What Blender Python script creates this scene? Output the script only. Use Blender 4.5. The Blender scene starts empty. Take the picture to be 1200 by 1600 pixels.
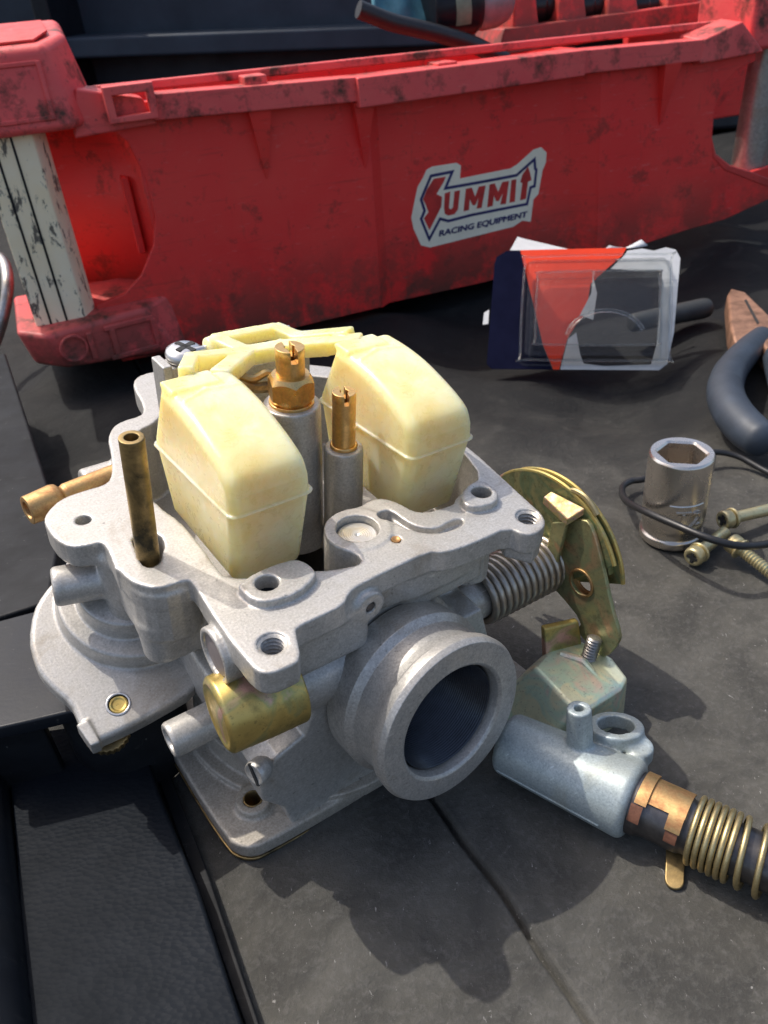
import bpy, bmesh, math, random
import numpy as np
from mathutils import Vector, Matrix, Euler

S = 0.0075            # metres per drawing unit: every coordinate below is in drawing units
scene = bpy.context.scene
COL = scene.collection
R = math.radians
random.seed(7)

# ------------------------------------------------------------------ camera
cam_d = bpy.data.cameras.new('camera')
cam_o = bpy.data.objects.new('camera', cam_d)
COL.objects.link(cam_o)
CM = Matrix([[0.9956,0.0941,-0.0],[-0.0519,0.5495,-0.8339],[-0.0785,0.8302,0.5519]])
cam_o.matrix_world = Matrix.Translation(Vector((0, 0, 22 * S))) @ CM.to_4x4()
cam_d.sensor_fit = 'VERTICAL'
cam_d.sensor_height = 36
cam_d.sensor_width = 27
cam_d.lens = 36 * 1250 / 1600
cam_d.clip_start = 0.005
cam_d.clip_end = 50
cam_d.dof.use_dof = True
cam_d.dof.focus_distance = 22.5 * S
cam_d.dof.aperture_fstop = 42
scene.camera = cam_o

# ------------------------------------------------------------------ world and sun
SUN_DIR = Vector((0.50, -0.37, -1.0)).normalized()      # the way the light travels
to_sun = -SUN_DIR
elev = math.asin(to_sun.z)
azim = math.atan2(to_sun.x, to_sun.y)
world = bpy.data.worlds.new("World")
scene.world = world
world.use_nodes = True
wn = world.node_tree
bg = wn.nodes['Background']
sky = wn.nodes.new('ShaderNodeTexSky')
sky.sky_type = 'NISHITA'
sky.sun_disc = False
sky.sun_elevation = elev
sky.sun_rotation = azim
sky.air_density = 0.9
sky.dust_density = 4.0
sky.ozone_density = 0.1
wn.links.new(sky.outputs['Color'], bg.inputs['Color'])
bg.inputs['Strength'].default_value = 0.15
sun_d = bpy.data.lights.new('sun', 'SUN')
sun_d.energy = 2.15
sun_d.angle = R(0.53)
sun_d.color = (1.0, 0.95, 0.87)
sun_o = bpy.data.objects.new('sun', sun_d)
COL.objects.link(sun_o)
sun_o.rotation_euler = SUN_DIR.to_track_quat('-Z', 'Y').to_euler()
sun_o.location = (-0.5, 0.8, 2)
scene.view_settings.view_transform = 'Standard'
scene.view_settings.look = 'None'
scene.view_settings.gamma = 1
scene.view_settings.exposure = 0.6
scene.cycles.max_bounces = 10
scene.cycles.transparent_max_bounces = 16

# ------------------------------------------------------------------ materials
def nodes_of(name):
    m = bpy.data.materials.new(name)
    m.use_nodes = True
    nt = m.node_tree
    return m, nt, nt.nodes['Principled BSDF']

def nn(nt, kind, **kw):
    n = nt.nodes.new(kind)
    for k, v in kw.items():
        if k in n.inputs.keys():
            n.inputs[k].default_value = v
        else:
            setattr(n, k, v)
    return n

def coords(nt, scale=1.0, kind='Object'):
    t = nt.nodes.new('ShaderNodeTexCoord')
    mp = nt.nodes.new('ShaderNodeMapping')
    sc = scale if hasattr(scale, '__len__') else (scale,) * 3
    mp.inputs['Scale'].default_value = [x / S for x in sc]
    nt.links.new(t.outputs[kind], mp.inputs['Vector'])
    return mp.outputs['Vector']

def noise(nt, vec, scale, detail=4, rough=0.55, dist=0.0):
    n = nn(nt, 'ShaderNodeTexNoise', Scale=scale, Detail=detail, Roughness=rough, Distortion=dist)
    nt.links.new(vec, n.inputs['Vector'])
    return n.outputs['Fac']

def ramp(nt, fac, stops, interp='LINEAR'):
    r = nt.nodes.new('ShaderNodeValToRGB')
    r.color_ramp.interpolation = interp
    el = r.color_ramp.elements
    while len(el) < len(stops):
        el.new(0.5)
    for e, (p, c) in zip(el, stops):
        e.position = p
        e.color = (c, c, c, 1) if not hasattr(c, '__len__') else (*c[:3], 1)
    nt.links.new(fac, r.inputs['Fac'])
    return r.outputs['Color']

def mix(nt, fac, a, b, mode='MIX'):
    m = nt.nodes.new('ShaderNodeMix')
    m.data_type = 'RGBA'
    m.blend_type = mode
    for sock, v in ((m.inputs[0], fac), (m.inputs[6], a), (m.inputs[7], b)):
        if isinstance(v, bpy.types.NodeSocket):
            nt.links.new(v, sock)
        elif hasattr(v, '__len__'):
            sock.default_value = (*v[:3], 1)
        else:
            sock.default_value = v
    return m.outputs[2]

def bump(nt, bsdf, height, strength=0.3, dist=0.05, normal=None):
    b = nn(nt, 'ShaderNodeBump', Strength=strength, Distance=dist * S)
    nt.links.new(height, b.inputs['Height'])
    if normal is not None:
        nt.links.new(normal, b.inputs['Normal'])
    nt.links.new(b.outputs['Normal'], bsdf.inputs['Normal'])
    return b.outputs['Normal']

def setc(nt, bsdf, sock, v):
    if isinstance(v, bpy.types.NodeSocket):
        nt.links.new(v, bsdf.inputs[sock])
    elif hasattr(v, '__len__'):
        bsdf.inputs[sock].default_value = (*v[:3], 1)
    else:
        bsdf.inputs[sock].default_value = v

def math_n(nt, op, a, b=0.5):
    m = nt.nodes.new('ShaderNodeMath')
    m.operation = op
    for s, v in ((m.inputs[0], a), (m.inputs[1], b)):
        if isinstance(v, bpy.types.NodeSocket):
            nt.links.new(v, s)
        else:
            s.default_value = v
    return m.outputs[0]

M = {}

def cast_metal(name, base, dark, metallic, rough, grain=1.0, warm=(0.33, 0.28, 0.2)):
    m, nt, b = nodes_of(name)
    v = coords(nt)
    fine = noise(nt, v, 15, 2, 0.7)
    mid = noise(nt, v, 3.2, 5, 0.65)
    big = noise(nt, v, 0.55, 4, 0.6)
    c = mix(nt, ramp(nt, mid, [(0.3, 0), (0.75, 1)]), dark, base)
    c = mix(nt, ramp(nt, fine, [(0.48, 0.0), (0.70, 0.42)]), c, [min(1, x * 1.4) for x in base])
    c = mix(nt, ramp(nt, fine, [(0.30, 0.4), (0.44, 0.0)]), c, [x * 0.6 for x in dark])
    c = mix(nt, ramp(nt, big, [(0.55, 0), (0.8, 0.38)]), c, warm)
    pits = ramp(nt, noise(nt, v, 7, 2, 0.5), [(0.24, 0.55), (0.31, 0)])
    c = mix(nt, pits, c, [x * 0.3 for x in dark])
    setc(nt, b, 'Base Color', c)
    b.inputs['Metallic'].default_value = metallic
    setc(nt, b, 'Roughness', ramp(nt, mid, [(0.25, rough + 0.12), (0.8, rough - 0.08)]))
    h = math_n(nt, 'ADD', math_n(nt, 'MULTIPLY', fine, 0.7), math_n(nt, 'MULTIPLY', mid, 0.6))
    bump(nt, b, h, 0.22 * grain, 0.03)
    st2 = noise(nt, v, 0.33, 5, 0.6, 0.8)
    c = mix(nt, ramp(nt, st2, [(0.56, 0), (0.62, 0.30), (0.66, 0.22)]), c, [warm[0] * 0.7, warm[1] * 0.62, warm[2] * 0.5])
    scr = noise(nt, coords(nt, (0.4, 3.0, 1.0)), 3.0, 3, 0.6, 0.2)
    c = mix(nt, ramp(nt, scr, [(0.68, 0), (0.74, 0.5)]), c, [min(1, x * 1.6) for x in base])
    setc(nt, b, 'Base Color', c)
    M[name] = m
    return m

cast_metal('cast_aluminium', (0.51, 0.49, 0.455), (0.40, 0.38, 0.345), 0.42, 0.38)
cast_metal('machined_aluminium', (0.49, 0.47, 0.435), (0.35, 0.335, 0.31), 0.55, 0.42, 0.7, (0.4, 0.36, 0.29))
cast_metal('dull_cast', (0.48, 0.43, 0.36), (0.33, 0.295, 0.24), 0.3, 0.52, 1.1)
cast_metal('blue_grey_zinc', (0.40, 0.45, 0.45), (0.30, 0.35, 0.355), 0.35, 0.42, 0.6, (0.42, 0.45, 0.38))
cast_metal('grey_steel', (0.42, 0.41, 0.39), (0.25, 0.24, 0.23), 0.85, 0.36, 0.5)

def brass(name, base, stain, rough=0.3, amount=0.6, scale=2.0, metallic=1.0):
    m, nt, b = nodes_of(name)
    v = coords(nt)
    n1 = noise(nt, v, scale, 6, 0.7, 0.4)
    n2 = noise(nt, v, scale * 6, 3, 0.6)
    c = mix(nt, ramp(nt, n1, [(0.42, 0), (0.66, amount)]), base, stain)
    c = mix(nt, ramp(nt, n2, [(0.35, 0.35), (0.6, 0)]), c, [x * 0.55 for x in base])
    setc(nt, b, 'Base Color', c)
    b.inputs['Metallic'].default_value = metallic
    setc(nt, b, 'Roughness', ramp(nt, n1, [(0.3, rough), (0.7, rough + 0.25)]))
    bump(nt, b, n2, 0.15, 0.02)
    M[name] = m

brass('brass', (0.78, 0.50, 0.20), (0.42, 0.24, 0.09), 0.24, 0.55)
brass('stained_brass', (0.48, 0.34, 0.15), (0.06, 0.055, 0.04), 0.36, 1.0, 0.62)
brass('copper_brass', (0.55, 0.36, 0.16), (0.36, 0.15, 0.08), 0.42, 0.7, 2.4)
brass('spring_brass', (0.55, 0.45, 0.24), (0.30, 0.24, 0.13), 0.35, 0.6, 3)

def chromate(name, stops, rough=0.33, scale=0.9, spots=0.5):
    """yellow zinc plating: the colour drifts through gold, green and pink in patches"""
    m, nt, b = nodes_of(name)
    v = coords(nt)
    n1 = noise(nt, v, scale, 3, 0.5, 1.2)
    n2 = noise(nt, v, 9, 4, 0.7)
    n3 = noise(nt, v, 2.2, 6, 0.75)
    c = ramp(nt, n1, stops)
    c = mix(nt, ramp(nt, n3, [(0.5, 0), (0.72, spots)]), c, (0.10, 0.085, 0.04))
    c = mix(nt, ramp(nt, n2, [(0.3, 0.5), (0.42, 0)]), c, (0.08, 0.07, 0.04))
    setc(nt, b, 'Base Color', c)
    b.inputs['Metallic'].default_value = 0.75
    setc(nt, b, 'Roughness', ramp(nt, n3, [(0.3, rough), (0.7, rough + 0.2)]))
    bump(nt, b, n2, 0.12, 0.02)
    M[name] = m

chromate('gold_chromate', [(0.3, (0.50, 0.36, 0.11)), (0.45, (0.58, 0.42, 0.13)), (0.55, (0.40, 0.36, 0.14)), (0.68, (0.62, 0.36, 0.28))], 0.3, 0.8)
chromate('green_chromate', [(0.32, (0.40, 0.37, 0.18)), (0.45, (0.22, 0.28, 0.15)), (0.55, (0.34, 0.33, 0.15)), (0.68, (0.42, 0.28, 0.15))], 0.38, 0.7, 0.75)
chromate('lever_chromate', [(0.32, (0.42, 0.37, 0.18)), (0.5, (0.32, 0.34, 0.18)), (0.64, (0.50, 0.33, 0.18))], 0.38, 0.8, 0.7)
chromate('tab_chromate', [(0.3, (0.55, 0.36, 0.30)), (0.45, (0.50, 0.42, 0.16)), (0.55, (0.58, 0.34, 0.22)), (0.7, (0.42, 0.46, 0.26))], 0.5, 2.6, 0.5)
chromate('pale_chromate', [(0.3, (0.74, 0.76, 0.54)), (0.45, (0.80, 0.76, 0.52)), (0.56, (0.58, 0.72, 0.56)), (0.7, (0.78, 0.62, 0.50))], 0.36, 0.7, 0.2)
chromate('screw_chromate', [(0.35, (0.62, 0.50, 0.26)), (0.55, (0.55, 0.50, 0.30)), (0.62, (0.42, 0.55, 0.38)), (0.75, (0.64, 0.47, 0.42))], 0.3, 0.5, 0.3)

def plain(name, col, rough, metallic=0.0, var=0.25, scale=2.0, bmp=0.1, bscale=12, spec=0.5):
    m, nt, b = nodes_of(name)
    v = coords(nt)
    n1 = noise(nt, v, scale, 6, 0.65)
    c = mix(nt, ramp(nt, n1, [(0.3, 0), (0.75, 1)]), [x * (1 - var) for x in col], [min(1, x * (1 + var)) for x in col])
    setc(nt, b, 'Base Color', c)
    setc(nt, b, 'Roughness', ramp(nt, n1, [(0.3, rough + 0.08), (0.75, max(0.02, rough - 0.08))]))
    b.inputs['Metallic'].default_value = metallic
    b.inputs['Specular IOR Level'].default_value = spec
    if bmp:
        bump(nt, b, noise(nt, v, bscale, 3, 0.6), bmp, 0.03)
    M[name] = m
    return m, nt, b

def dusty_black(name, col, rough, spec, amt):
    m, nt, b = plain(name, col, rough, 0, 0.3, 0.8, 0.10, 7, spec)
    v = coords(nt)
    film = ramp(nt, noise(nt, v, 0.16, 6, 0.65, 0.4), [(0.42, 0), (0.72, 1)])
    scr = ramp(nt, noise(nt, coords(nt, (0.25, 2.6, 1)), 2.0, 4, 0.7, 0.3), [(0.62, 0), (0.72, 1)])
    dots = ramp(nt, noise(nt, v, 5.0, 2, 0.5), [(0.72, 0), (0.77, 1)])
    base = b.inputs['Base Color'].links[0].from_socket
    c = mix(nt, math_n(nt, 'MULTIPLY', film, 0.3 * amt), base, (0.07, 0.072, 0.075))
    c = mix(nt, math_n(nt, 'MULTIPLY', scr, 0.35 * amt), c, (0.09, 0.09, 0.09))
    c = mix(nt, math_n(nt, 'MULTIPLY', dots, 0.5 * amt), c, (0.16, 0.155, 0.14))
    setc(nt, b, 'Base Color', c)

plain('dull_plug', (0.22, 0.19, 0.19), 0.5, 0.4, 0.15, 1, 0.1)
plain('dark_steel', (0.10, 0.095, 0.095), 0.35, 0.8, 0.4)
plain('spring_steel', (0.42, 0.37, 0.31), 0.34, 0.85, 0.25, 3)
plain('bright_screw', (0.55, 0.55, 0.55), 0.3, 0.9, 0.15)
plain('dark_bore', (0.035, 0.042, 0.055), 0.3, 0.4, 0.25)  # dark tone standing in for the shade inside bore and holes
plain('black_hole', (0.02, 0.02, 0.02), 0.7, 0, 0.2, 2, 0)
dusty_black('black_plastic', (0.008, 0.009, 0.011), 0.5, 0.15, 0.8)
dusty_black('smooth_black', (0.006, 0.008, 0.012), 0.38, 0.25, 0.5)
plain('wire_black', (0.014, 0.014, 0.015), 0.4, 0, 0.3, 2, 0.1)
plain('rusty_patch', (0.20, 0.085, 0.05), 0.6, 0.3, 0.4, 2.5, 0.2)
plain('grip_blue', (0.034, 0.045, 0.062), 0.5, 0, 0.3, 0.6, 0.08, 5)
plain('grip_black', (0.03, 0.033, 0.034), 0.6, 0, 0.3, 0.8, 0.1, 5)
plain('copper_jaw', (0.34, 0.19, 0.125), 0.5, 0.5, 0.55, 0.9, 0.3, 5)
plain('panel_navy', (0.035, 0.046, 0.062), 0.5, 0, 0.25, 0.15, 0.05, 3, spec=0.25)
plain('cloth_teal', (0.06, 0.19, 0.24), 0.9, 0, 0.4, 0.3, 0.5, 6)
plain('card_white', (0.52, 0.53, 0.54), 0.75, 0, 0.12, 0.8, 0.15, 5)
plain('card_navy', (0.008, 0.009, 0.024), 0.8, 0, 0.25, 0.5, 0.0, spec=0.0)
plain('card_red', (0.75, 0.05, 0.015), 0.5, 0, 0.08, 0.5, 0.03, spec=0.2)
plain('sticker_white', (0.88, 0.80, 0.62), 0.5, 0, 0.08, 0.7, 0.05)
plain('sticker_red', (0.55, 0.03, 0.025), 0.45, 0, 0.3, 0.8, 0)
plain('sticker_blue', (0.02, 0.02, 0.12), 0.5, 0, 0.3, 0.8, 0)
plain('can_grey', (0.25, 0.25, 0.26), 0.4, 0.3, 0.3, 0.6, 0.05)
plain('can_green', (0.16, 0.24, 0.16), 0.5, 0, 0.3, 0.6, 0.05)
plain('impact_black', (0.012, 0.012, 0.013), 0.32, 0.3, 0.4, 1, 0.08)
plain('chrome_old', (0.66, 0.60, 0.53), 0.27, 0.95, 0.15, 0.8, 0.05, 5)

# turned disc with fine tool rings
m, nt, b = nodes_of('turned_plug')
v = coords(nt)
tx_ = nt.nodes.new('ShaderNodeTexCoord')
mp_ = nt.nodes.new('ShaderNodeMapping')
mp_.inputs['Location'].default_value = (-4.25 / 1, -2.62 / 1, 0)
mp_.inputs['Scale'].default_value = (1 / S, 1 / S, 0)
nt.links.new(tx_.outputs['Object'], mp_.inputs['Vector'])
wv = nn(nt, 'ShaderNodeTexWave', Scale=5.0, Distortion=1.0)
wv.wave_type = 'RINGS'
wv.rings_direction = 'Z'
nt.links.new(mp_.outputs['Vector'], wv.inputs['Vector'])
st_ = noise(nt, v, 1.6, 3, 0.5)
setc(nt, b, 'Base Color', mix(nt, ramp(nt, st_, [(0.42, 0), (0.62, 0.8)]), (0.66, 0.65, 0.63), (0.58, 0.49, 0.30)))
b.inputs['Metallic'].default_value = 0.7
b.inputs['Roughness'].default_value = 0.38
bump(nt, b, wv.outputs['Fac'], 0.25, 0.02)
M['turned_plug'] = m

# red crate plastic: scuffed, dirty, paler where worn
def red_plastic(name, base, dirt=0.7):
    m, nt, b = nodes_of(name)
    v = coords(nt)
    n1 = noise(nt, v, 0.12, 6, 0.65, 0.3)
    n2 = noise(nt, v, 0.5, 6, 0.72)
    n3 = noise(nt, coords(nt, (1, 1, 0.25)), 0.9, 5, 0.7)
    c = mix(nt, ramp(nt, n1, [(0.35, 0), (0.7, 0.7)]), base, [min(0.8, base[0] * 1.2), base[1] * 2.2, base[2] * 1.7])
    c = mix(nt, ramp(nt, n2, [(0.50 if dirt > 0.8 else 0.56, 0), (0.66, dirt)]), c, (0.055, 0.028, 0.016))
    c = mix(nt, ramp(nt, n3, [(0.62, 0), (0.78, 0.4)]), c, (0.10, 0.035, 0.02))
    sc2 = noise(nt, coords(nt, (0.10, 0.10, 1.2)), 1.5, 5, 0.75, 0.2)
    c = mix(nt, ramp(nt, sc2, [(0.57, 0), (0.70, 0.28)]), c, (0.06, 0.022, 0.016))
    sc3 = noise(nt, coords(nt, (0.35, 0.35, 1.6)), 2.6, 3, 0.7, 0.3)
    c = mix(nt, ramp(nt, sc3, [(0.62, 0), (0.72, 0.5)]), c, (0.75, 0.16, 0.14))
    tc_ = nt.nodes.new('ShaderNodeTexCoord')
    sp_ = nt.nodes.new('ShaderNodeSeparateXYZ')
    nt.links.new(tc_.outputs['Object'], sp_.inputs[0])
    mr_ = nt.nodes.new('ShaderNodeMapRange')       # grime that has crept up from the foot
    mr_.inputs['From Min'].default_value = 6.5 * S
    mr_.inputs['From Max'].default_value = 0.0
    nt.links.new(sp_.outputs['Z'], mr_.inputs['Value'])
    gr_ = math_n(nt, 'MULTIPLY', mr_.outputs[0], ramp(nt, noise(nt, v, 0.28, 6, 0.75), [(0.40, 0), (0.54, 0.95)]))
    c = mix(nt, gr_, c, (0.075, 0.045, 0.03))
    sc = ramp(nt, noise(nt, v, 2.4, 2, 0.5), [(0.23, 0.5), (0.28, 0)])
    c = mix(nt, sc, c, (0.03, 0.015, 0.012))
    setc(nt, b, 'Base Color', c)
    setc(nt, b, 'Roughness', ramp(nt, n2, [(0.3, 0.42), (0.7, 0.62)]))
    b.inputs['Specular IOR Level'].default_value = 0.4
    bump(nt, b, math_n(nt, 'ADD', n2, noise(nt, v, 4, 3, 0.6)), 0.12, 0.06)
    M[name] = m

red_plastic('red_plastic', (0.80, 0.030, 0.028), 0.5)
red_plastic('red_rim', (0.70, 0.066, 0.070), 0.95)
red_plastic('red_tray', (0.62, 0.036, 0.034), 0.25)

# painted steel post, white paint chipped along the edges
m, nt, b = nodes_of('chipped_white')
v = coords(nt)
n1 = noise(nt, coords(nt, (1, 1, 0.35)), 1.3, 7, 0.75, 0.3)
chips = ramp(nt, n1, [(0.56, 0), (0.59, 1)])
c = mix(nt, ramp(nt, noise(nt, v, 0.5, 4), [(0.3, 0), (0.7, 1)]), (0.88, 0.72, 0.46), (0.90, 0.78, 0.56))
setc(nt, b, 'Base Color', mix(nt, chips, c, (0.13, 0.11, 0.085)))
setc(nt, b, 'Roughness', 0.5)
bump(nt, b, chips, 0.3, 0.05)
b.inputs['Normal'].links[0].from_node.invert = True
M['chipped_white'] = m

# float plastic: waxy yellowed nylon, light goes a little way in
m, nt, b = nodes_of('float_plastic')
v = coords(nt)
n1 = noise(nt, v, 0.45, 5, 0.6, 0.6)
n2 = noise(nt, v, 2.6, 6, 0.7, 0.5)
c = mix(nt, ramp(nt, n1, [(0.36, 0), (0.68, 1)]), (0.88, 0.79, 0.47), (0.83, 0.66, 0.26))
c = mix(nt, ramp(nt, n2, [(0.66, 0), (0.78, 0.45)]), c, (0.55, 0.33, 0.05))
n3 = noise(nt, v, 0.9, 7, 0.75, 1.2)
c = mix(nt, ramp(nt, n3, [(0.53, 0), (0.575, 0.22), (0.60, 0.03)]), c, (0.66, 0.46, 0.12))
c = mix(nt, ramp(nt, n3, [(0.34, 0.25), (0.46, 0)]), c, (0.90, 0.85, 0.62))
setc(nt, b, 'Base Color', c)
b.inputs['Subsurface Weight'].default_value = 0.85
b.inputs['Subsurface Radius'].default_value = (1.0, 0.75, 0.32)
b.inputs['Subsurface Scale'].default_value = 1.5 * S
setc(nt, b, 'Roughness', ramp(nt, n2, [(0.3, 0.22), (0.7, 0.40)]))
bump(nt, b, math_n(nt, 'ADD', n1, math_n(nt, 'MULTIPLY', n2, 0.35)), 0.16, 0.10)
M['float_plastic'] = m

# black rubber work mat: pebbled and dusty, with shade painted in at the back
m, nt, b = nodes_of('mat_rubber')
v = coords(nt)
grain = noise(nt, v, 4.2, 6, 0.74, 0.15)
grain2 = noise(nt, v, 13, 3, 0.6)
lit_edge = noise(nt, v, 0.11, 5, 0.6, 0.4)
fleck = noise(nt, coords(nt, (1.6, 0.8, 1)), 5.2, 3, 0.65, 0.6)
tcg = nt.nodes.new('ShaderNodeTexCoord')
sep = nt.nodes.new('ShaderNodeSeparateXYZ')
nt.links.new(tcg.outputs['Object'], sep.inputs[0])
mr = nt.nodes.new('ShaderNodeMapRange')        # pale in front, dark behind: sunlit and shaded mat painted into the colour
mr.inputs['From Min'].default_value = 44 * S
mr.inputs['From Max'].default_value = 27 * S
nt.links.new(math_n(nt, 'ADD', sep.outputs['Y'], math_n(nt, 'MULTIPLY', math_n(nt, 'SUBTRACT', lit_edge, 0.5), 30 * S)), mr.inputs['Value'])
lit_fac = mr.outputs[0]
c = mix(nt, lit_fac, (0.014, 0.0145, 0.015), (0.080, 0.077, 0.068))
patch = noise(nt, v, 0.35, 5, 0.6, 0.6)
c = mix(nt, ramp(nt, patch, [(0.36, 0.55), (0.56, 0)]), c, (0.024, 0.024, 0.0235))
c = mix(nt, math_n(nt, 'MULTIPLY', ramp(nt, patch, [(0.55, 0), (0.70, 0.6)]), math_n(nt, 'ADD', math_n(nt, 'MULTIPLY', lit_fac, 0.75), 0.2)), c, (0.105, 0.10, 0.09))
c = mix(nt, math_n(nt, 'MULTIPLY', ramp(nt, grain, [(0.48, 0.0), (0.74, 0.42)]), math_n(nt, 'ADD', math_n(nt, 'MULTIPLY', lit_fac, 0.85), 0.12)), c, (0.165, 0.16, 0.15))
c = mix(nt, math_n(nt, 'MULTIPLY', ramp(nt, fleck, [(0.67, 0), (0.74, 0.55)]), math_n(nt, 'ADD', math_n(nt, 'MULTIPLY', lit_fac, 0.8), 0.1)), c, (0.42, 0.41, 0.39))
setc(nt, b, 'Base Color', c)
setc(nt, b, 'Roughness', ramp(nt, grain, [(0.3, 0.6), (0.7, 0.8)]))
b.inputs['Specular IOR Level'].default_value = 0.15
crease = noise(nt, coords(nt, (0.6, 1.0, 1)), 0.22, 4, 0.5, 0.5)
nb = bump(nt, b, math_n(nt, 'ADD', grain, math_n(nt, 'MULTIPLY', grain2, 0.35)), 0.6, 0.12)
bump(nt, b, crease, 0.45, 1.2, nb)
M['mat_rubber'] = m

# grained vinyl
m, nt, b = nodes_of('grained_vinyl')
v = coords(nt, (1, 1, 1))
vo = nn(nt, 'ShaderNodeTexVoronoi', Scale=6.5)
nt.links.new(coords(nt, (0.75, 1.25, 1)), vo.inputs['Vector'])
scuff = noise(nt, coords(nt, (0.35, 2.2, 1)), 1.6, 5, 0.7)
n1 = noise(nt, v, 0.22, 4, 0.6)
c = mix(nt, ramp(nt, n1, [(0.35, 0), (0.7, 1)]), (0.005, 0.007, 0.010), (0.010, 0.013, 0.018))
c = mix(nt, ramp(nt, scuff, [(0.64, 0), (0.80, 0.25)]), c, (0.05, 0.05, 0.05))
setc(nt, b, 'Base Color', c)
setc(nt, b, 'Roughness', ramp(nt, n1, [(0.3, 0.60), (0.7, 0.5)]))
b.inputs['Specular IOR Level'].default_value = 0.06
bump(nt, b, vo.outputs['Distance'], 0.35, 0.045)
M['grained_vinyl'] = m

# thin clear plastic
m, nt, b = nodes_of('clear_plastic')
out = nt.nodes['Material Output']
gl = nn(nt, 'ShaderNodeBsdfGlossy', Roughness=0.03)
tr = nn(nt, 'ShaderNodeBsdfTransparent')
tr.inputs['Color'].default_value = (0.93, 0.94, 0.93, 1)
lw = nn(nt, 'ShaderNodeFresnel', IOR=1.5)
vv = coords(nt)
nz = noise(nt, vv, 0.9, 4, 0.6, 1.2)
bb = nn(nt, 'ShaderNodeBump', Strength=0.6, Distance=0.12 * S)
nt.links.new(nz, bb.inputs['Height'])
nt.links.new(bb.outputs['Normal'], gl.inputs['Normal'])
nt.links.new(bb.outputs['Normal'], lw.inputs['Normal'])
df = nn(nt, 'ShaderNodeBsdfDiffuse')
df.inputs['Color'].default_value = (0.6, 0.6, 0.6, 1)
m0 = nt.nodes.new('ShaderNodeMixShader')
m0.inputs[0].default_value = 0.012
m1 = nt.nodes.new('ShaderNodeMixShader')
nt.links.new(tr.outputs[0], m0.inputs[1])
nt.links.new(df.outputs[0], m0.inputs[2])
nt.links.new(math_n(nt, 'MULTIPLY', lw.outputs[0], 0.6), m1.inputs[0])
nt.links.new(m0.outputs[0], m1.inputs[1])
nt.links.new(gl.outputs[0], m1.inputs[2])
nt.links.new(m1.outputs[0], out.inputs['Surface'])
M['clear_plastic'] = m

# ------------------------------------------------------------------ mesh helpers
def mesh_obj(name, vf, m, parent=None, smooth=True, angle=35, bevel=0.0, seg=2, loc=None):
    v, f = vf
    me = bpy.data.meshes.new(name)
    arr = np.asarray(v, dtype=np.float64) * S
    me.from_pydata(arr.tolist(), [], [list(map(int, q)) for q in f] if not isinstance(f, np.ndarray) else f.tolist())
    me.update()
    if bevel:
        bm = bmesh.new(); bm.from_mesh(me)
        bmesh.ops.remove_doubles(bm, verts=bm.verts, dist=1e-7)
        bmesh.ops.recalc_face_normals(bm, faces=bm.faces)
        bm.to_mesh(me); bm.free()
    o = bpy.data.objects.new(name, me)
    COL.objects.link(o)
    me.materials.append(M[m])
    if smooth:
        me.polygons.foreach_set('use_smooth', [True] * len(me.polygons))
        if angle is not None:
            me.set_sharp_from_angle(angle=R(angle))
    if bevel:
        b = o.modifiers.new('bevel', 'BEVEL')
        b.width = bevel * S
        b.segments = seg
        b.limit_method = 'ANGLE'
        b.angle_limit = R(30)
        b.harden_normals = True
    if parent is not None:
        o.parent = parent
    if loc is not None:
        o.location = Vector(loc) * S
    return o

def empty(name, label, cat, loc=(0, 0, 0), rot=None, group=None):
    o = bpy.data.objects.new(name, None)
    o.empty_display_size = 0.01
    COL.objects.link(o)
    if rot is not None:
        o.matrix_world = Matrix.Translation(Vector(loc) * S) @ rot.to_4x4()
    else:
        o.location = Vector(loc) * S
    tag(o, label, cat, group)
    return o

def tag(o, label, cat, group=None, kind=None):
    if label: o['label'] = label
    if cat: o['category'] = cat
    if group: o['group'] = group
    if kind: o['kind'] = kind
    return o

def join(*parts):
    V, F = [], []
    for v, f in parts:
        k = len(V)
        V.extend([tuple(p) for p in v])
        F.extend([tuple(int(i) + k for i in q) for q in f])
    return V, F

def frame_from(axis, up=(0, 0, 1)):
    z = Vector(axis).normalized()
    up = Vector(up)
    if abs(z.dot(up.normalized())) > 0.97:
        up = Vector((1, 0, 0))
    x = up.cross(z).normalized()
    y = z.cross(x)
    return Matrix((x, y, z)).transposed()

def xf(vf, rot=None, loc=(0, 0, 0)):
    v, f = vf
    l = Vector(loc)
    if rot is None:
        return [tuple(Vector(p) + l) for p in v], f
    return [tuple(rot @ Vector(p) + l) for p in v], f

def box(c, half):
    x, y, z = c
    a, b_, d = half
    v = [(x + sx * a, y + sy * b_, z + sz * d) for sx in (-1, 1) for sy in (-1, 1) for sz in (-1, 1)]
    f = [(0, 1, 3, 2), (4, 6, 7, 5), (0, 4, 5, 1), (2, 3, 7, 6), (0, 2, 6, 4), (1, 5, 7, 3)]
    return v, f

def hexa(bottom, top):
    """solid between two polygons with as many corners each (3D points)"""
    n = len(bottom)
    v = list(bottom) + list(top)
    f = [tuple(range(n))[::-1], tuple(range(n, 2 * n))] + [(i, (i + 1) % n, n + (i + 1) % n, n + i) for i in range(n)]
    return v, f

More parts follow.
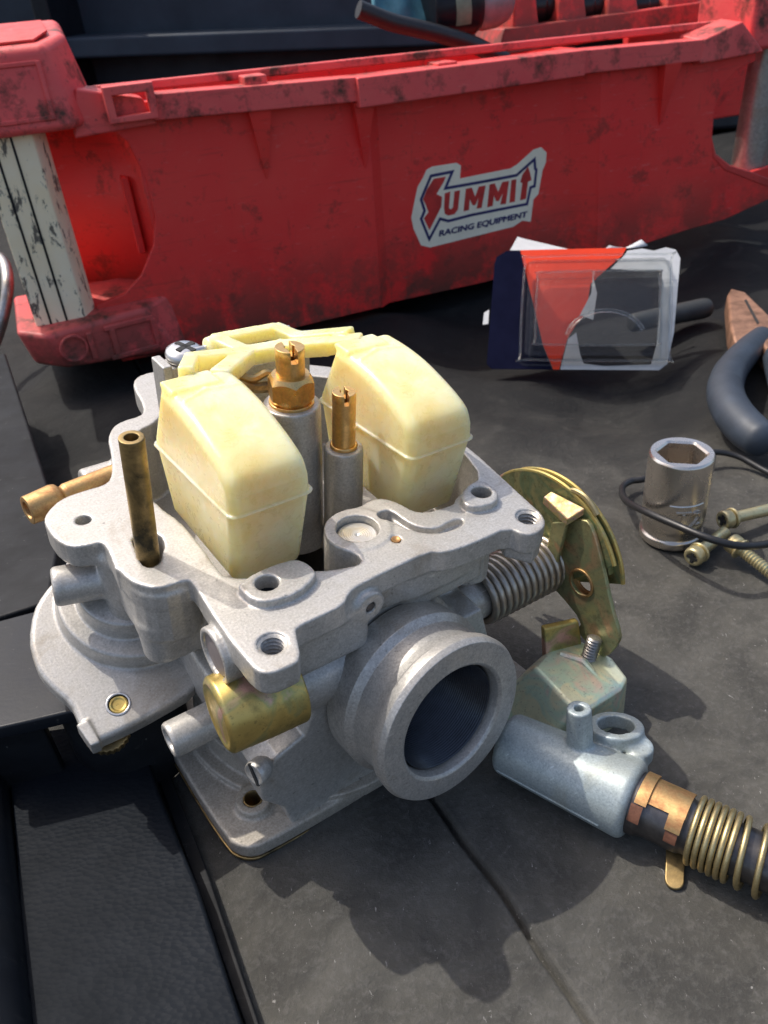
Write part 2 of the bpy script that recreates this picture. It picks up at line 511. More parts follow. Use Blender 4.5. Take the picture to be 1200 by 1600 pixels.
def lathe(profile, n=48, loc=(0, 0, 0), axis=(0, 0, 1), up=(0, 0, 1), arc=None, close=False):
    """profile = [(radius, height)], turned about the axis"""
    rot = frame_from(axis, up)
    V, F = [], []
    a0, a1 = arc if arc else (0, 2 * math.pi)
    cnt = n if not arc else n + 1
    idx = []
    for r, h in profile:
        if r < 1e-6 and not arc:
            idx.append([len(V)] * n)
            V.append((0, 0, h))
        else:
            idx.append(list(range(len(V), len(V) + cnt)))
            for i in range(cnt):
                a = a0 + (a1 - a0) * i / n
                V.append((r * math.cos(a), r * math.sin(a), h))
    pairs = list(zip(idx[:-1], idx[1:]))
    if close:
        pairs.append((idx[-1], idx[0]))
    for A, B in pairs:
        for i in range(n):
            j = (i + 1) % cnt
            q = [A[i], A[j], B[j], B[i]]
            u = []
            for k in q:
                if k not in u: u.append(k)
            if len(u) > 2: F.append(tuple(u))
    return xf((V, F), rot, loc)

def rounded(profile, r=0.05, seg=3):
    """chamfer-round the corners of an open (radius, height) profile"""
    out = [profile[0]]
    for i in range(1, len(profile) - 1):
        p, a, q = (np.array(profile[i - 1], float), np.array(profile[i], float), np.array(profile[i + 1], float))
        d1, d2 = p - a, q - a
        l1, l2 = np.linalg.norm(d1), np.linalg.norm(d2)
        k = min(r, l1 * 0.45, l2 * 0.45)
        A, B = a + d1 / l1 * k, a + d2 / l2 * k
        for s in range(seg + 1):
            t = s / seg
            out.append(tuple((1 - t) ** 2 * A + 2 * t * (1 - t) * a + t * t * B))
    out.append(profile[-1])
    return out

def catmull(pts, n=8, closed=False):
    P = [np.array(p, float) for p in pts]
    out = []
    N = len(P)
    rng = range(N) if closed else range(N - 1)
    for i in rng:
        p1, p2 = P[i], P[(i + 1) % N]
        p0 = P[i - 1] if (closed or i > 0) else 2 * p1 - p2
        p3 = P[(i + 2) % N] if (closed or i + 2 < N) else 2 * p2 - p1
        for k in range(n):
            t = k / n
            out.append(tuple(0.5 * ((2 * p1) + (p2 - p0) * t + (2 * p0 - 5 * p1 + 4 * p2 - p3) * t * t + (3 * p1 - p0 - 3 * p2 + p3) * t ** 3)))
    if not closed:
        out.append(tuple(P[-1]))
    return out

def tube(path, radius, n=10, closed=False, caps=True, flat=1.0):
    """sweep a circle (or a list of radii) along a path"""
    P = [Vector(p) for p in path]
    N = len(P)
    rad = radius if hasattr(radius, '__len__') else [radius] * N
    V, F = [], []
    prev = None
    for i in range(N):
        t = (P[(i + 1) % N] - P[i - 1]) if closed else (P[min(i + 1, N - 1)] - P[max(i - 1, 0)])
        t.normalize()
        if prev is None:
            up = Vector((0, 0, 1)) if abs(t.z) < 0.9 else Vector((1, 0, 0))
            x = up.cross(t).normalized()
        else:
            x = (prev - t * prev.dot(t)).normalized()
        prev = x
        y = t.cross(x)
        for k in range(n):
            a = 2 * math.pi * k / n
            V.append(tuple(P[i] + (x * math.cos(a) + y * math.sin(a) * flat) * rad[i]))
    for i in range(N if closed else N - 1):
        a, b_ = i * n, ((i + 1) % N) * n
        for k in range(n):
            F.append((a + k, a + (k + 1) % n, b_ + (k + 1) % n, b_ + k))
    if caps and not closed:
        F.append(tuple(range(n))[::-1])
        F.append(tuple(range((N - 1) * n, N * n)))
    return V, F

def bolt_tube(*a, **k):
    return tube(*a, **k)

def plate(polys, thick, bev=0.0, res=2):
    """flat plate with holes: polys = [outline, hole, hole ...] in 2D; lies in z 0..thick"""
    cu = bpy.data.curves.new('outline', 'CURVE')
    cu.dimensions = '2D'
    cu.fill_mode = 'BOTH'
    for poly in polys:
        sp = cu.splines.new('POLY')
        sp.points.add(len(poly) - 1)
        for p, q in zip(sp.points, poly):
            p.co = (q[0], q[1], 0, 1)
        sp.use_cyclic_u = True
    cu.extrude = max(1e-4, thick / 2 - bev)
    cu.bevel_depth = bev
    cu.bevel_resolution = res
    cu.offset = -bev
    o = bpy.data.objects.new('outline', cu)
    me = bpy.data.meshes.new_from_object(o)
    v = [(p.co.x, p.co.y, p.co.z + thick / 2) for p in me.vertices]
    f = [tuple(p.vertices) for p in me.polygons]
    bpy.data.objects.remove(o); bpy.data.curves.remove(cu); bpy.data.meshes.remove(me)
    return v, f

def circle(c, r, n=24, ry=None):
    ry = ry or r
    return [(c[0] + r * math.cos(2 * math.pi * i / n), c[1] + ry * math.sin(2 * math.pi * i / n)) for i in range(n)]

def chaikin(pts, it=2):
    P = [np.array(p, float) for p in pts]
    for _ in range(it):
        Q = []
        for i in range(len(P)):
            a, b_ = P[i], P[(i + 1) % len(P)]
            Q += [0.75 * a + 0.25 * b_, 0.25 * a + 0.75 * b_]
        P = Q
    return [tuple(p) for p in P]

# ------------------------------------------------------------------ solid modelling on a grid (castings, moulded plastic)
class Solid:
    def __init__(self, lo, hi, h):
        self.h = h
        self.ax = [np.arange(lo[i], hi[i] + h, h, dtype=np.float32) for i in range(3)]
        self.D = np.full([len(a) for a in self.ax], 50.0, dtype=np.float32)

    def op(self, fn, lo, hi, mode='add', k=0.0):
        m = k + 3 * self.h
        sl = []
        for i in range(3):
            a = self.ax[i]
            i0 = int(np.searchsorted(a, lo[i] - m)); i1 = int(np.searchsorted(a, hi[i] + m))
            if i1 <= i0: return self
            sl.append(slice(i0, i1))
        X = self.ax[0][sl[0]][:, None, None]; Y = self.ax[1][sl[1]][None, :, None]; Z = self.ax[2][sl[2]][None, None, :]
        d = np.asarray(fn(X, Y, Z), dtype=np.float32)
        D = self.D[tuple(sl)]
        if mode == 'add':
            if k > 0:
                hh = np.clip(0.5 + 0.5 * (D - d) / k, 0, 1)
                D[...] = D * (1 - hh) + d * hh - k * hh * (1 - hh)
            else:
                np.minimum(D, d, out=D)
        else:
            if k > 0:
                hh = np.clip(0.5 - 0.5 * (D + d) / k, 0, 1)
                D[...] = D * (1 - hh) - d * hh + k * hh * (1 - hh)
            else:
                np.maximum(D, -d, out=D)
        return self

    def box(self, c, half, r=0.05, mode='add', k=0.0):
        c = np.array(c, float); half = np.array(half, float)
        def fn(X, Y, Z):
            qx, qy, qz = np.abs(X - c[0]) - half[0] + r, np.abs(Y - c[1]) - half[1] + r, np.abs(Z - c[2]) - half[2] + r
            return np.minimum(np.maximum(np.maximum(qx, qy), qz), 0) + np.sqrt(np.maximum(qx, 0) ** 2 + np.maximum(qy, 0) ** 2 + np.maximum(qz, 0) ** 2) - r
        return self.op(fn, c - half, c + half, mode, k)

    def cyl(self, p0, p1, r0, r1=None, rnd=0.04, mode='add', k=0.0):
        p0 = np.array(p0, float); p1 = np.array(p1, float)
        r1 = r0 if r1 is None else r1
        L = np.linalg.norm(p1 - p0); a = (p1 - p0) / L
        def fn(X, Y, Z):
            x, y, z = X - p0[0], Y - p0[1], Z - p0[2]
            t = x * a[0] + y * a[1] + z * a[2]
            rr = np.sqrt(np.maximum(x * x + y * y + z * z - t * t, 0))
            rad = r0 + (r1 - r0) * np.clip(t / L, 0, 1)
            q1 = rr - rad + rnd
            q2 = np.abs(t - L / 2) - L / 2 + rnd
            return np.minimum(np.maximum(q1, q2), 0) + np.sqrt(np.maximum(q1, 0) ** 2 + np.maximum(q2, 0) ** 2) - rnd
        rm = max(r0, r1)
        return self.op(fn, np.minimum(p0, p1) - rm, np.maximum(p0, p1) + rm, mode, k)

    def capsule(self, p0, p1, r, mode='add', k=0.0):
        p0 = np.array(p0, float); p1 = np.array(p1, float); d_ = p1 - p0; dd = d_ @ d_
        def fn(X, Y, Z):
            x, y, z = X - p0[0], Y - p0[1], Z - p0[2]
            t = np.clip((x * d_[0] + y * d_[1] + z * d_[2]) / dd, 0, 1)
            return np.sqrt((x - t * d_[0]) ** 2 + (y - t * d_[1]) ** 2 + (z - t * d_[2]) ** 2) - r
        return self.op(fn, np.minimum(p0, p1) - r, np.maximum(p0, p1) + r, mode, k)

    def poly(self, pts, z0, z1, r=0.05, axis=2, mode='add', k=0.0, it=2, grow=0.0):
        """extruded outline; axis 2: (x,y) outline along z; axis 1: (x,z) along y; axis 0: (y,z) along x"""
        P = np.array(chaikin(pts, it) if it else pts, float)
        def sd2(A, B):
            A, B = np.broadcast_arrays(A, B)
            d = np.full(A.shape, 1e9, np.float32); s = np.ones(A.shape, np.float32)
            N = len(P)
            for i in range(N):
                ax_, ay = P[i]; bx, by = P[(i + 1) % N]
                ex, ey = bx - ax_, by - ay
                wx, wy = A - ax_, B - ay
                t = np.clip((wx * ex + wy * ey) / max(1e-9, ex * ex + ey * ey), 0, 1)
                d = np.minimum(d, (wx - ex * t) ** 2 + (wy - ey * t) ** 2)
                c1, c2, c3 = B >= ay, B < by, ex * wy > ey * wx
                flip = (c1 & c2 & c3) | (~c1 & ~c2 & ~c3)
                s = np.where(flip, -s, s)
            return s * np.sqrt(d) - grow
        lo2, hi2 = P.min(0) - grow, P.max(0) + grow
        if axis == 2:
            lo, hi = (lo2[0], lo2[1], z0), (hi2[0], hi2[1], z1)
            fn = lambda X, Y, Z: self._ext(sd2(X[:, :, 0], Y[:, :, 0])[:, :, None], Z, z0, z1, r)
        elif axis == 1:
            lo, hi = (lo2[0], z0, lo2[1]), (hi2[0], z1, hi2[1])
            fn = lambda X, Y, Z: self._ext(sd2(X[:, 0, :], Z[:, 0, :])[:, None, :], Y, z0, z1, r)
        else:
            lo, hi = (z0, lo2[0], lo2[1]), (z1, hi2[0], hi2[1])
            fn = lambda X, Y, Z: self._ext(sd2(Y[0, :, :], Z[0, :, :])[None, :, :], X, z0, z1, r)
        return self.op(fn, lo, hi, mode, k)

    @staticmethod
    def _ext(d2, Z, z0, z1, r):
        q1 = d2 + r
        q2 = np.abs(Z - (z0 + z1) / 2) - (z1 - z0) / 2 + r
        return np.minimum(np.maximum(q1, q2), 0) + np.sqrt(np.maximum(q1, 0) ** 2 + np.maximum(q2, 0) ** 2) - r

    def mesh(self):
        """surface nets"""
        D = self.D; h = self.h
        sx, sy, sz = [n - 1 for n in D.shape]
        neg = D < 0
        cnt = np.zeros((sx, sy, sz), np.uint8)
        for dx in (0, 1):
            for dy in (0, 1):
                for dz in (0, 1):
                    cnt += neg[dx:dx + sx, dy:dy + sy, dz:dz + sz]
        act = (cnt > 0) & (cnt < 8)
        I, J, K = np.nonzero(act)
        vid = np.full((sx, sy, sz), -1, np.int32)
        vid[I, J, K] = np.arange(len(I), dtype=np.int32)
        acc = np.zeros((len(I), 3), np.float64); num = np.zeros(len(I))
        corners = {}
        for dx in (0, 1):
            for dy in (0, 1):
                for dz in (0, 1):
                    corners[dx, dy, dz] = D[I + dx, J + dy, K + dz].astype(np.float64)
        for ax in range(3):
            o1, o2 = [a for a in range(3) if a != ax]
            for p in (0, 1):
                for q in (0, 1):
                    c0 = [0, 0, 0]; c0[o1] = p; c0[o2] = q
                    c1 = list(c0); c1[ax] = 1
                    a, b_ = corners[tuple(c0)], corners[tuple(c1)]
                    hit = (a < 0) != (b_ < 0)
                    t = np.where(hit, a / np.where(hit, a - b_, 1), 0)
                    pos = np.zeros((len(I), 3)); pos[:, o1] = p; pos[:, o2] = q; pos[:, ax] = t
                    acc += pos * hit[:, None]; num += hit
        V = acc / num[:, None] + np.stack([I, J, K], 1)
        V = V * h + np.array([a[0] for a in self.ax])
        F = []
        for ax in range(3):
            o1, o2 = [(1, 2), (2, 0), (0, 1)][ax]
            n = list(D.shape)
            s0 = [slice(1, -1)] * 3; s1 = [slice(1, -1)] * 3
            s0[ax] = slice(0, n[ax] - 1); s1[ax] = slice(1, n[ax])
            A, B = neg[tuple(s0)], neg[tuple(s1)]
            for sign in (0, 1):
                e = np.nonzero((A & ~B) if sign == 0 else (~A & B))
                if len(e[0]) == 0: continue
                g = [e[i] + (0 if i == ax else 1) for i in range(3)]
                def cell(d1, d2):
                    c = [g[0].copy(), g[1].copy(), g[2].copy()]
                    c[o1] -= d1; c[o2] -= d2
                    return vid[c[0], c[1], c[2]]
                q = [cell(1, 1), cell(0, 1), cell(0, 0), cell(1, 0)]
                if sign: q = q[::-1]
                F.append(np.stack(q, 1))
        F = np.concatenate(F)
        F = F[(F >= 0).all(1)]
        return V, F

def solid_obj(name, s, m, parent, loc=None):
    V, F = s.mesh()
    me = bpy.data.meshes.new(name)
    nv, nf = len(V), len(F)
    me.vertices.add(nv); me.vertices.foreach_set('co', (V * S).ravel())
    me.loops.add(nf * 4); me.loops.foreach_set('vertex_index', F.ravel().astype(np.int32))
    me.polygons.add(nf)
    me.polygons.foreach_set('loop_start', np.arange(0, nf * 4, 4, dtype=np.int32))
    me.polygons.foreach_set('use_smooth', np.ones(nf, bool))
    me.update(calc_edges=True)
    me.materials.append(M[m])
    o = bpy.data.objects.new(name, me)
    COL.objects.link(o)
    o.parent = parent
    if loc is not None: o.location = Vector(loc) * S
    return o

# ------------------------------------------------------------------ the setting: the work mat
def seam_ground():
    d = Vector((-2.9, 6.5, 0)).normalized()
    p = Vector((6.5, -6.5, 0)) * 0
    nrm = Vector((d.y, -d.x, 0))                     # to the right of the seam
    o = Vector((4.0, 9.3, 0))
    s = sorted(set([-400, -200, -120, -80, -60] + list(np.arange(-50, -1, 1.0)) + [-.6, -.4, -.3, -.22, -.16, -.11, -.07, -.03, 0, .04, .09, .15, .22, .3, .4, .6, .8] + list(np.arange(1, 90, 1.0)) + [95, 110, 140, 200, 300, 420]))
    t = sorted(set([-60, -40, -30] + list(np.arange(-25, 100, 1.0)) + [105, 115, 130, 160, 200, 300, 450]))
    V, F = [], []
    for a in s:
        for b_ in t:
            q = o + nrm * a + d * b_
            wob = 0.10 * math.sin(b_ * 0.5) + 0.05 * math.sin(b_ * 1.7 + 1)
            q = q + nrm * wob * max(0, 1 - abs(a) / 3)
            far = min(1, max(0, (q.y - 33) / 12))
            x, y = q.x, q.y
            z = far * 0.62 * (math.sin(0.32 * x + 0.12 * y + 1.0) + 0.6 * math.sin(0.5 * x - 0.21 * y) + 0.5 * math.sin(0.25 * x + 0.62 * y + 0.8 * math.sin(0.2 * x))) - far * 0.95
            z += 0.02 * math.sin(1.1 * x + 0.4 * y) + 0.02 * math.sin(0.7 * x - 1.3 * y) - 0.04
            if a < -0.2: z += -0.10
            elif a < -0.02: z += -0.42
            elif a < 0.3: z += 0.05 * (1 - a / 0.3) - 0.10 * (1 - min(1, (a + .03) / 0.12)) 
            V.append((q.x, q.y, z))
    n = len(t)
    for i in range(len(s) - 1):
        for j in range(n - 1):
            F.append((i * n + j, (i + 1) * n + j, (i + 1) * n + j + 1, i * n + j + 1))
    return V, F
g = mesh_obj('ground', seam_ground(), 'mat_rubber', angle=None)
tag(g, 'black rubber work mat with a straight seam, dusty and pebbled, with shade painted in at the back', 'ground', kind='structure')

# ------------------------------------------------------------------ the carburettor
RW = Matrix([[0.8383,-0.5337,0.1111],[0.5411,0.8395,-0.0493],[-0.067,0.1015,0.9926]])
O = Vector((-2.97,14.42,9.0))
BASE = Vector((4.0, 4.0, -9.2))
carb = empty('carburettor', 'grey cast carburettor lying upside down with two yellow floats and brass jets', 'carburettor', O + RW @ BASE, RW)
NB = tuple(-BASE)
def cpart(name, vf, m, parent=None, **k):
    if parent is None:
        return mesh_obj(name, vf, m, carb, loc=NB, **k)
    return mesh_obj(name, vf, m, parent, **k)

OUT = [(-2.05,4.66),(-1.98,4.1),(-1.83,3.75),(-1.49,3.34),(-0.71,3.26),(-0.64,3.09),(-0.69,2.51),(-0.76,1.61),(-0.8,0.64),(-0.77,-0.11),(-0.74,-0.58),(-0.53,-0.82),(-0.07,-0.88),(0.32,-0.84),(0.65,-0.05),(0.75,0.15),(1.45,0.15),(2.19,0.18),(2.55,0.49),(2.87,0.59),(3.96,0.65),(5.36,0.69),(5.63,0.44),(6.12,0.33),(6.97,0.28),(7.97,0.3),(8.14,-0.26),(8.55,-0.38),(9.07,-0.18),(9.32,0.29),(9.36,0.67),(9.97,4.49)] + \
      [(10.1, 8.0), (9.9, 10.8), (9.0, 12.3), (7.8, 12.9), (7.3, 13.6), (7.0, 14.8), (6.3, 15.3), (5.0, 15.3)] + [(3.35,15.03),(3.05,15.06),(2.64,14.99),(2.29,14.59),(2.11,13.96),(2.02,13.15),(1.8,12.32),(1.53,12.08),(0.91,12.08),(0.48,11.84),(0.09,11.22),(-0.11,10.39),(-0.41,9.46),(-0.67,8.88),(-0.96,8.65),(-1.67,8.7),(-2.31,8.62),(-2.82,8.18),(-3.01,7.85),(-3.05,7.42),(-3.02,6.8),(-2.78,6.21),(-2.31,6.03),(-2.04,6.03),(-1.96,5.76),(-2.04,5.08),(-2.11,4.65)]
INN = [(0.18, 2.74), (0.13, 3.2), (0.2, 4.3), (0.2, 5.7), (0.0, 6.5)] + [(-0.03,7.07),(-0.26,7.89),(0.01,9.19),(0.63,10.63),(1.14,11.19),(1.81,11.38)] + \
      [(2.6, 12.2), (4.6, 12.5), (7.0, 12.2), (8.6, 11.4), (9.4, 9.8), (9.65, 7.5), (9.54, 4.26), (9.47, 3.91), (9.1, 2.78), (8.4, 2.5), (7.67, 2.3), (7.36, 2.05), (6.89, 2.11), (6.43, 2.17), (6.13, 2.44), (6.04, 2.98), (5.8, 3.47), (5.42, 3.63), (5.02, 3.5), (4.69, 3.55), (4.2, 3.6), (3.72, 3.45), (3.38, 3.1), (3.22, 2.65), (3.3, 2.2), (3.6, 1.75), (3.55, 1.3), (3.1, 1.35), (2.31, 1.66), (2.1, 1.95), (1.0, 2.2)]
KID = [(5.3,2.9),(5.53,2.95),(5.63,2.68),(5.65,2.19),(5.79,1.73),(6.2,1.38),(6.77,1.47),(7.12,1.4),(7.02,1.15),(6.55,1.08),(5.98,1.22),(5.54,1.66),(5.35,2.31),(5.17,2.59)]
TUB = [(-1.29,5.67),(-1.32,5.4),(-1.47,4.54),(-1.35,4.2),(-1.03,4.25),(-0.86,4.55),(-0.59,4.92),(-0.52,5.45),(-0.84,5.81)]
PAD1 = [(0.17,2.09),(0.82,2.29),(1.77,2.26),(2.06,2.07),(2.16,1.54),(2.02,1.25),(1.32,0.96),(0.54,1.07),(0.23,1.33),(0.14,1.87)]
PAD2 = [(7.64,2.11),(8.26,2.4),(8.75,2.34),(8.73,1.58),(8.31,1.18),(7.63,1.3),(7.38,1.62)]
HOLE1 = (0.84,1.75,0.25)
HOLE2 = (8.27,1.85,0.25)
THREADS = [(0.0,0.0,0.0), (8.84,0.37,-0.0)]
HOLEL = (-2.07,7.25,0.0)

b = Solid((-4.1, -1.3, -8.95), (10.7, 15.9, 0.45), 0.048)
b.poly(INN, -3.4, -0.1, 0.05, it=1, grow=0.38)
b.cyl((4.25, 2.62, -3.2), (4.25, 2.62, 0), 0.97, rnd=0.04)
b.poly(OUT, -0.75, 0.0, 0.05, it=1, k=0.12)
b.poly([(3.0, 0.9), (7.4, 0.6), (7.4, 2.0), (6.2, 2.1), (5.9, 3.3), (4.2, 3.3), (3.0, 2.0)], -1.6, -0.1, 0.05, it=1, k=0.1)
# bosses that hang below the flange
b.poly([(-2.0, 4.9), (-1.93, 3.8), (-1.5, 3.28), (-0.75, 3.2), (-0.3, 3.5), (0.0, 5.6), (-1.2, 6.0), (-1.9, 5.7)], -2.0, -0.3, 0.08, k=0.14, it=1)
b.cyl((-1.35, 4.05, -3.0), (-1.35, 4.1, -1.5), 0.58, 0.66, rnd=0.2, k=0.12)
b.box((-0.5, 4.5, -1.9), (0.6, 0.9, 1.2), 0.2, k=0.25)
b.cyl((-1.02, 1.3, -1.0), (1.0, 1.3, -1.0), 0.78, rnd=0.05, k=0.08)
b.cyl((-1.2, 1.3, -1.0), (-0.90, 1.3, -1.0), 0.62, mode='sub', rnd=0.01)
b.cyl((-1.55, 6.1, -3.4), (-1.5, 6.2, -0.5), 0.62, 0.7, rnd=0.2, k=0.25)
b.cyl((-3.40, 6.85, -1.62), (-1.5, 6.4, -1.75), 0.58, rnd=0.14, k=0.14)
b.cyl((-1.15, 10.5, -1.05), (0.5, 10.5, -1.05), 0.56, rnd=0.12, k=0.12)
b.poly([(8.05, 0.35), (8.5, -0.36), (9.02, -0.14), (9.26, 0.35), (9.25, 0.95), (8.3, 1.0)], -1.2, -0.1, 0.06, it=0, k=0.06)
b.cyl((-0.1, 0.0, -0.95), (-0.1, 0.0, -0.2), 0.62, rnd=0.08, k=0.12)
# venturi body
b.cyl((4.4, 0.9, -4.2), (4.4, 11.5, -4.4), 2.55, rnd=0.2, k=0.25)
b.poly([(-0.39, -6.67), (-0.41, -5.6), (0.21, -5.07), (1.06, -4.75), (1.6, -3.2), (7.6, -3.2), (8.2, -5.0), (8.2, -8.75), (0.55, -8.75), (0.3, -7.6)], 0.5, 7.6, 0.09, axis=1, it=0, k=0.2)
b.cyl((0.45, 1.1, -3.15), (3.5, 1.1, -3.15), 0.86, rnd=0.08, k=0.22)
b.box((0.3, 4.6, -4.3), (1.0, 2.2, 1.0), 0.25, k=0.3)
b.cyl((6.6, 2.0, -4.4), (9.0, 2.0, -4.4), 0.78, rnd=0.06, k=0.2)
b.box((1.6, 0.95, -1.35), (1.6, 0.6, 0.9), 0.25, k=0.25)
b.cyl((3.18, 0.38, -0.78), (3.18, 1.6, -0.78), 0.47, rnd=0.06, k=0.12)
b.box((6.2, 1.25, -1.4), (1.5, 0.45, 0.8), 0.2, k=0.25)
# cut the bowl, the slots and the holes
b.poly(INN, -3.0, 0.6, 0.12, mode='sub', it=1, k=0.03)
b.poly(PAD1, -2.9, 0.25, 0.05, it=1)
b.poly(PAD2, -2.9, 0.25, 0.05, it=1)
b.cyl((4.25, 2.62, -0.30), (4.25, 2.62, 0.4), 0.62, mode='sub', rnd=0.02)
b.poly(KID, -0.24, 0.4, 0.03, mode='sub', it=1)
b.cyl((5.32, 2.72, -0.5), (5.32, 2.72, 0.4), 0.24, mode='sub')
b.poly(TUB, -2.4, 0.4, 0.02, mode='sub', it=1)
for h_ in (HOLE1, HOLE2):
    b.cyl((h_[0], h_[1], -2.6), (h_[0], h_[1], 0.6), 0.31, mode='sub', rnd=0.01)
for h_ in THREADS:
    b.cyl((h_[0], h_[1], -1.05), (h_[0], h_[1], 0.3), 0.365, mode='sub', rnd=0.01)
b.cyl((HOLEL[0], HOLEL[1], -1.6), (HOLEL[0], HOLEL[1], 0.3), 0.22, mode='sub', rnd=0.01)
b.cyl((3.18, 0.2, -0.78), (3.18, 1.0, -0.78), 0.16, mode='sub', rnd=0.01)
b.cyl((4.9, 1.63, -0.08), (4.9, 1.63, 0.3), 0.15, mode='sub', rnd=0.01)
# the big through bore
b.cyl((4.4, -1.0, -3.9), (4.4, 9.0, -4.9), 1.75, mode='sub')
body = solid_obj('body', b, 'cast_aluminium', carb, NB)
del b

for h_ in THREADS:      # cut threads, one ring above another
    prof = [(0.40, -0.03)]
    for i in range(9):
        prof += [(0.37, -0.04 - i * 0.125), (0.285, -0.10 - i * 0.125)]
    prof += [(0.30, -1.12), (0.0, -1.13)]
    cpart('threaded_hole', lathe(prof, 32, (h_[0], h_[1], 0.0)), 'machined_aluminium', angle=25)
cpart('passage_plug', lathe(rounded([(0.0, -0.06), (0.04, -0.05), (0.07, -0.03), (0.3, -0.02), (0.56, -0.01), (0.60, -0.06), (0.60, -0.3)], 0.02), 48, (4.25, 2.62, -0.18)), 'turned_plug')
cpart('passage_pin', lathe([(0.0, -0.03), (0.06, -0.03), (0.09, -0.01), (0.135, -0.01), (0.14, -0.08)], 24, (4.9, 1.63, 0.02)), 'copper_brass')
cpart('dowel_pin', lathe(rounded([(0.0, 0.02), (0.13, 0.02), (0.15, -0.05), (0.15, -0.5)], 0.02), 20, (3.18, 0.42, -0.78), (0, -1, 0)), 'dark_steel')

# intake spigot, turned
AX = (0.045, -1.0, 0.16)
SC0 = (4.42, -1.70, -3.95)
sp = rounded([(2.1, -3.6), (2.32, -2.7), (2.40, -2.28), (2.58, -2.18), (2.61, -1.30), (2.40, -1.12), (2.38, -0.52), (2.42, -0.24), (2.55, -0.14), (2.58, 0.16), (2.49, 0.34), (1.86, 0.36), (1.77, 0.29), (1.73, 0.1), (1.70, -0.6), (1.66, -5.5)], 0.025)
spig = cpart('intake_spigot', lathe(sp, 96, SC0, AX), 'machined_aluminium', angle=40)
ax_ = Vector(AX).normalized()
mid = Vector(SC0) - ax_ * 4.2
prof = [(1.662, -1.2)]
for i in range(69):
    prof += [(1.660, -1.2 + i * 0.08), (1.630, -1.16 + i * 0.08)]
cpart('bore_shade', lathe(prof[:-1], 64, tuple(mid), AX), 'dark_bore', parent=spig)  # added dark sleeve: shade of the deep bore put into colour
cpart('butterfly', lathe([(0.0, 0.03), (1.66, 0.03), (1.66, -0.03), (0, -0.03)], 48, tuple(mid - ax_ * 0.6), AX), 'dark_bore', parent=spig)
# raised casting line on the spigot
e_ = frame_from(AX)
line = []
for i in range(9):
    h_ = -2.05 + i * -0.16
    a_ = math.radians(148)
    r_ = 2.33 - max(0, -h_ - 2.5) * 0.16
    line.append(tuple(Vector(SC0) + e_ @ Vector((r_ * math.cos(a_), r_ * math.sin(a_), h_))))
cpart('casting_line', tube(line, 0.035, 6), 'cast_aluminium', parent=spig)

# jets on their posts
def jet_post(u, v_, top, r):
    return lathe(rounded([(r * 0.52, top - 0.10), (r * 0.56, top), (r * 0.97, top), (r, top - 0.15), (r * 1.04, -2.4), (r * 1.25, -3.05)], 0.06), 56, (u, v_, 0))
P1 = (4.6, 6.8); P2 = (5.67, 5.5)
cpart('welch_plug', lathe(rounded([(0, 0), (0.58, 0.0), (0.61, 0.05), (0.61, 0.3)], 0.03), 36, (-0.94, 1.3, -1.0), (1, 0, 0)), 'dull_plug')
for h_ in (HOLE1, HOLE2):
    cpart('hole_shade', lathe([(0.305, -0.45), (0.30, -2.5), (0, -2.5)], 28, (h_[0], h_[1], 0.25)), 'dark_bore')  # no real part: dark sleeve that paints the shade down the hole
post1 = cpart('jet_post', jet_post(P1[0], P1[1], 2.08, 0.90), 'cast_aluminium')
post2 = cpart('jet_post', jet_post(P2[0], P2[1], 0.82, 0.62), 'cast_aluminium')
def slotted_head(r, z0, z1, slot, depth):
    """round brass head with a screwdriver slot across its top and a small bore"""
    N = 28
    polys = []
    v_, f_ = plate([circle((0, 0), r, 40), circle((0, 0), r * 0.36, 18)], z1 - z0 - depth, 0.0)
    parts = [([(x, y, z + z0) for x, y, z in v_], f_)]
    for s in (1, -1):
        a0 = math.asin(slot / r)
        arc = [(r * math.cos(a0 + (math.pi - 2 * a0) * i / N), s * r * math.sin(a0 + (math.pi - 2 * a0) * i / N)) for i in range(N + 1)]
        ai = math.asin(min(0.99, slot / (r * 0.36))) if slot < r * 0.36 else None
        inner = []
        if ai is not None:
            inner = [(r * 0.36 * math.cos(math.pi - ai - (math.pi - 2 * ai) * i / 10), s * r * 0.36 * math.sin(math.pi - ai - (math.pi - 2 * ai) * i / 10)) for i in range(11)]
        poly = arc + inner
        v_, f_ = plate([poly], depth + 0.02, 0.015, 1)
        parts.append(([(x, y, z + z1 - depth - 0.02) for x, y, z in v_], f_))
    return join(*parts)
rz = Matrix.Rotation(R(78), 3, 'Z')
nutp = []
for i in range(6):
    pass
def hex_nut(r, z0, z1, ch=0.12):
    c = math.cos(math.pi / 6)
    V, F = [], []
    rings = [(r * c * 0.93, z0, True), (r, z0 + ch * 0.9, False), (r, z1 - ch, False), (r * c * 0.9, z1, True)]
    n = 48
    for k, (rr, z, rd) in enumerate(rings):
        for i in range(n):
            a = 2 * math.pi * i / n
            if rd:
                V.append((rr * math.cos(a), rr * math.sin(a), z))
            else:
                m_ = (a % (math.pi / 3)) - math.pi / 6
                hr = r * c / math.cos(m_)
                drop = (hr - r * c) * 0.9
                V.append((hr * math.cos(a), hr * math.sin(a), z + (drop if k == 1 else -drop)))
    for k in range(3):
        for i in range(n):
            j = (i + 1) % n
            F.append((k * n + i, k * n + j, (k + 1) * n + j, (k + 1) * n + i))
    F.append(tuple(range(n))[::-1]); F.append(tuple(range(3 * n, 4 * n)))
    return V, F
jet1 = cpart('main_jet', xf(slotted_head(0.44, 3.02, 3.92, 0.11, 0.38), rz, (P1[0], P1[1], 0)), 'brass')
cpart('jet_nut', xf(hex_nut(0.74, 2.16, 3.05), Matrix.Rotation(R(12), 3, 'Z'), (P1[0], P1[1], 0)), 'brass', parent=jet1, angle=25)
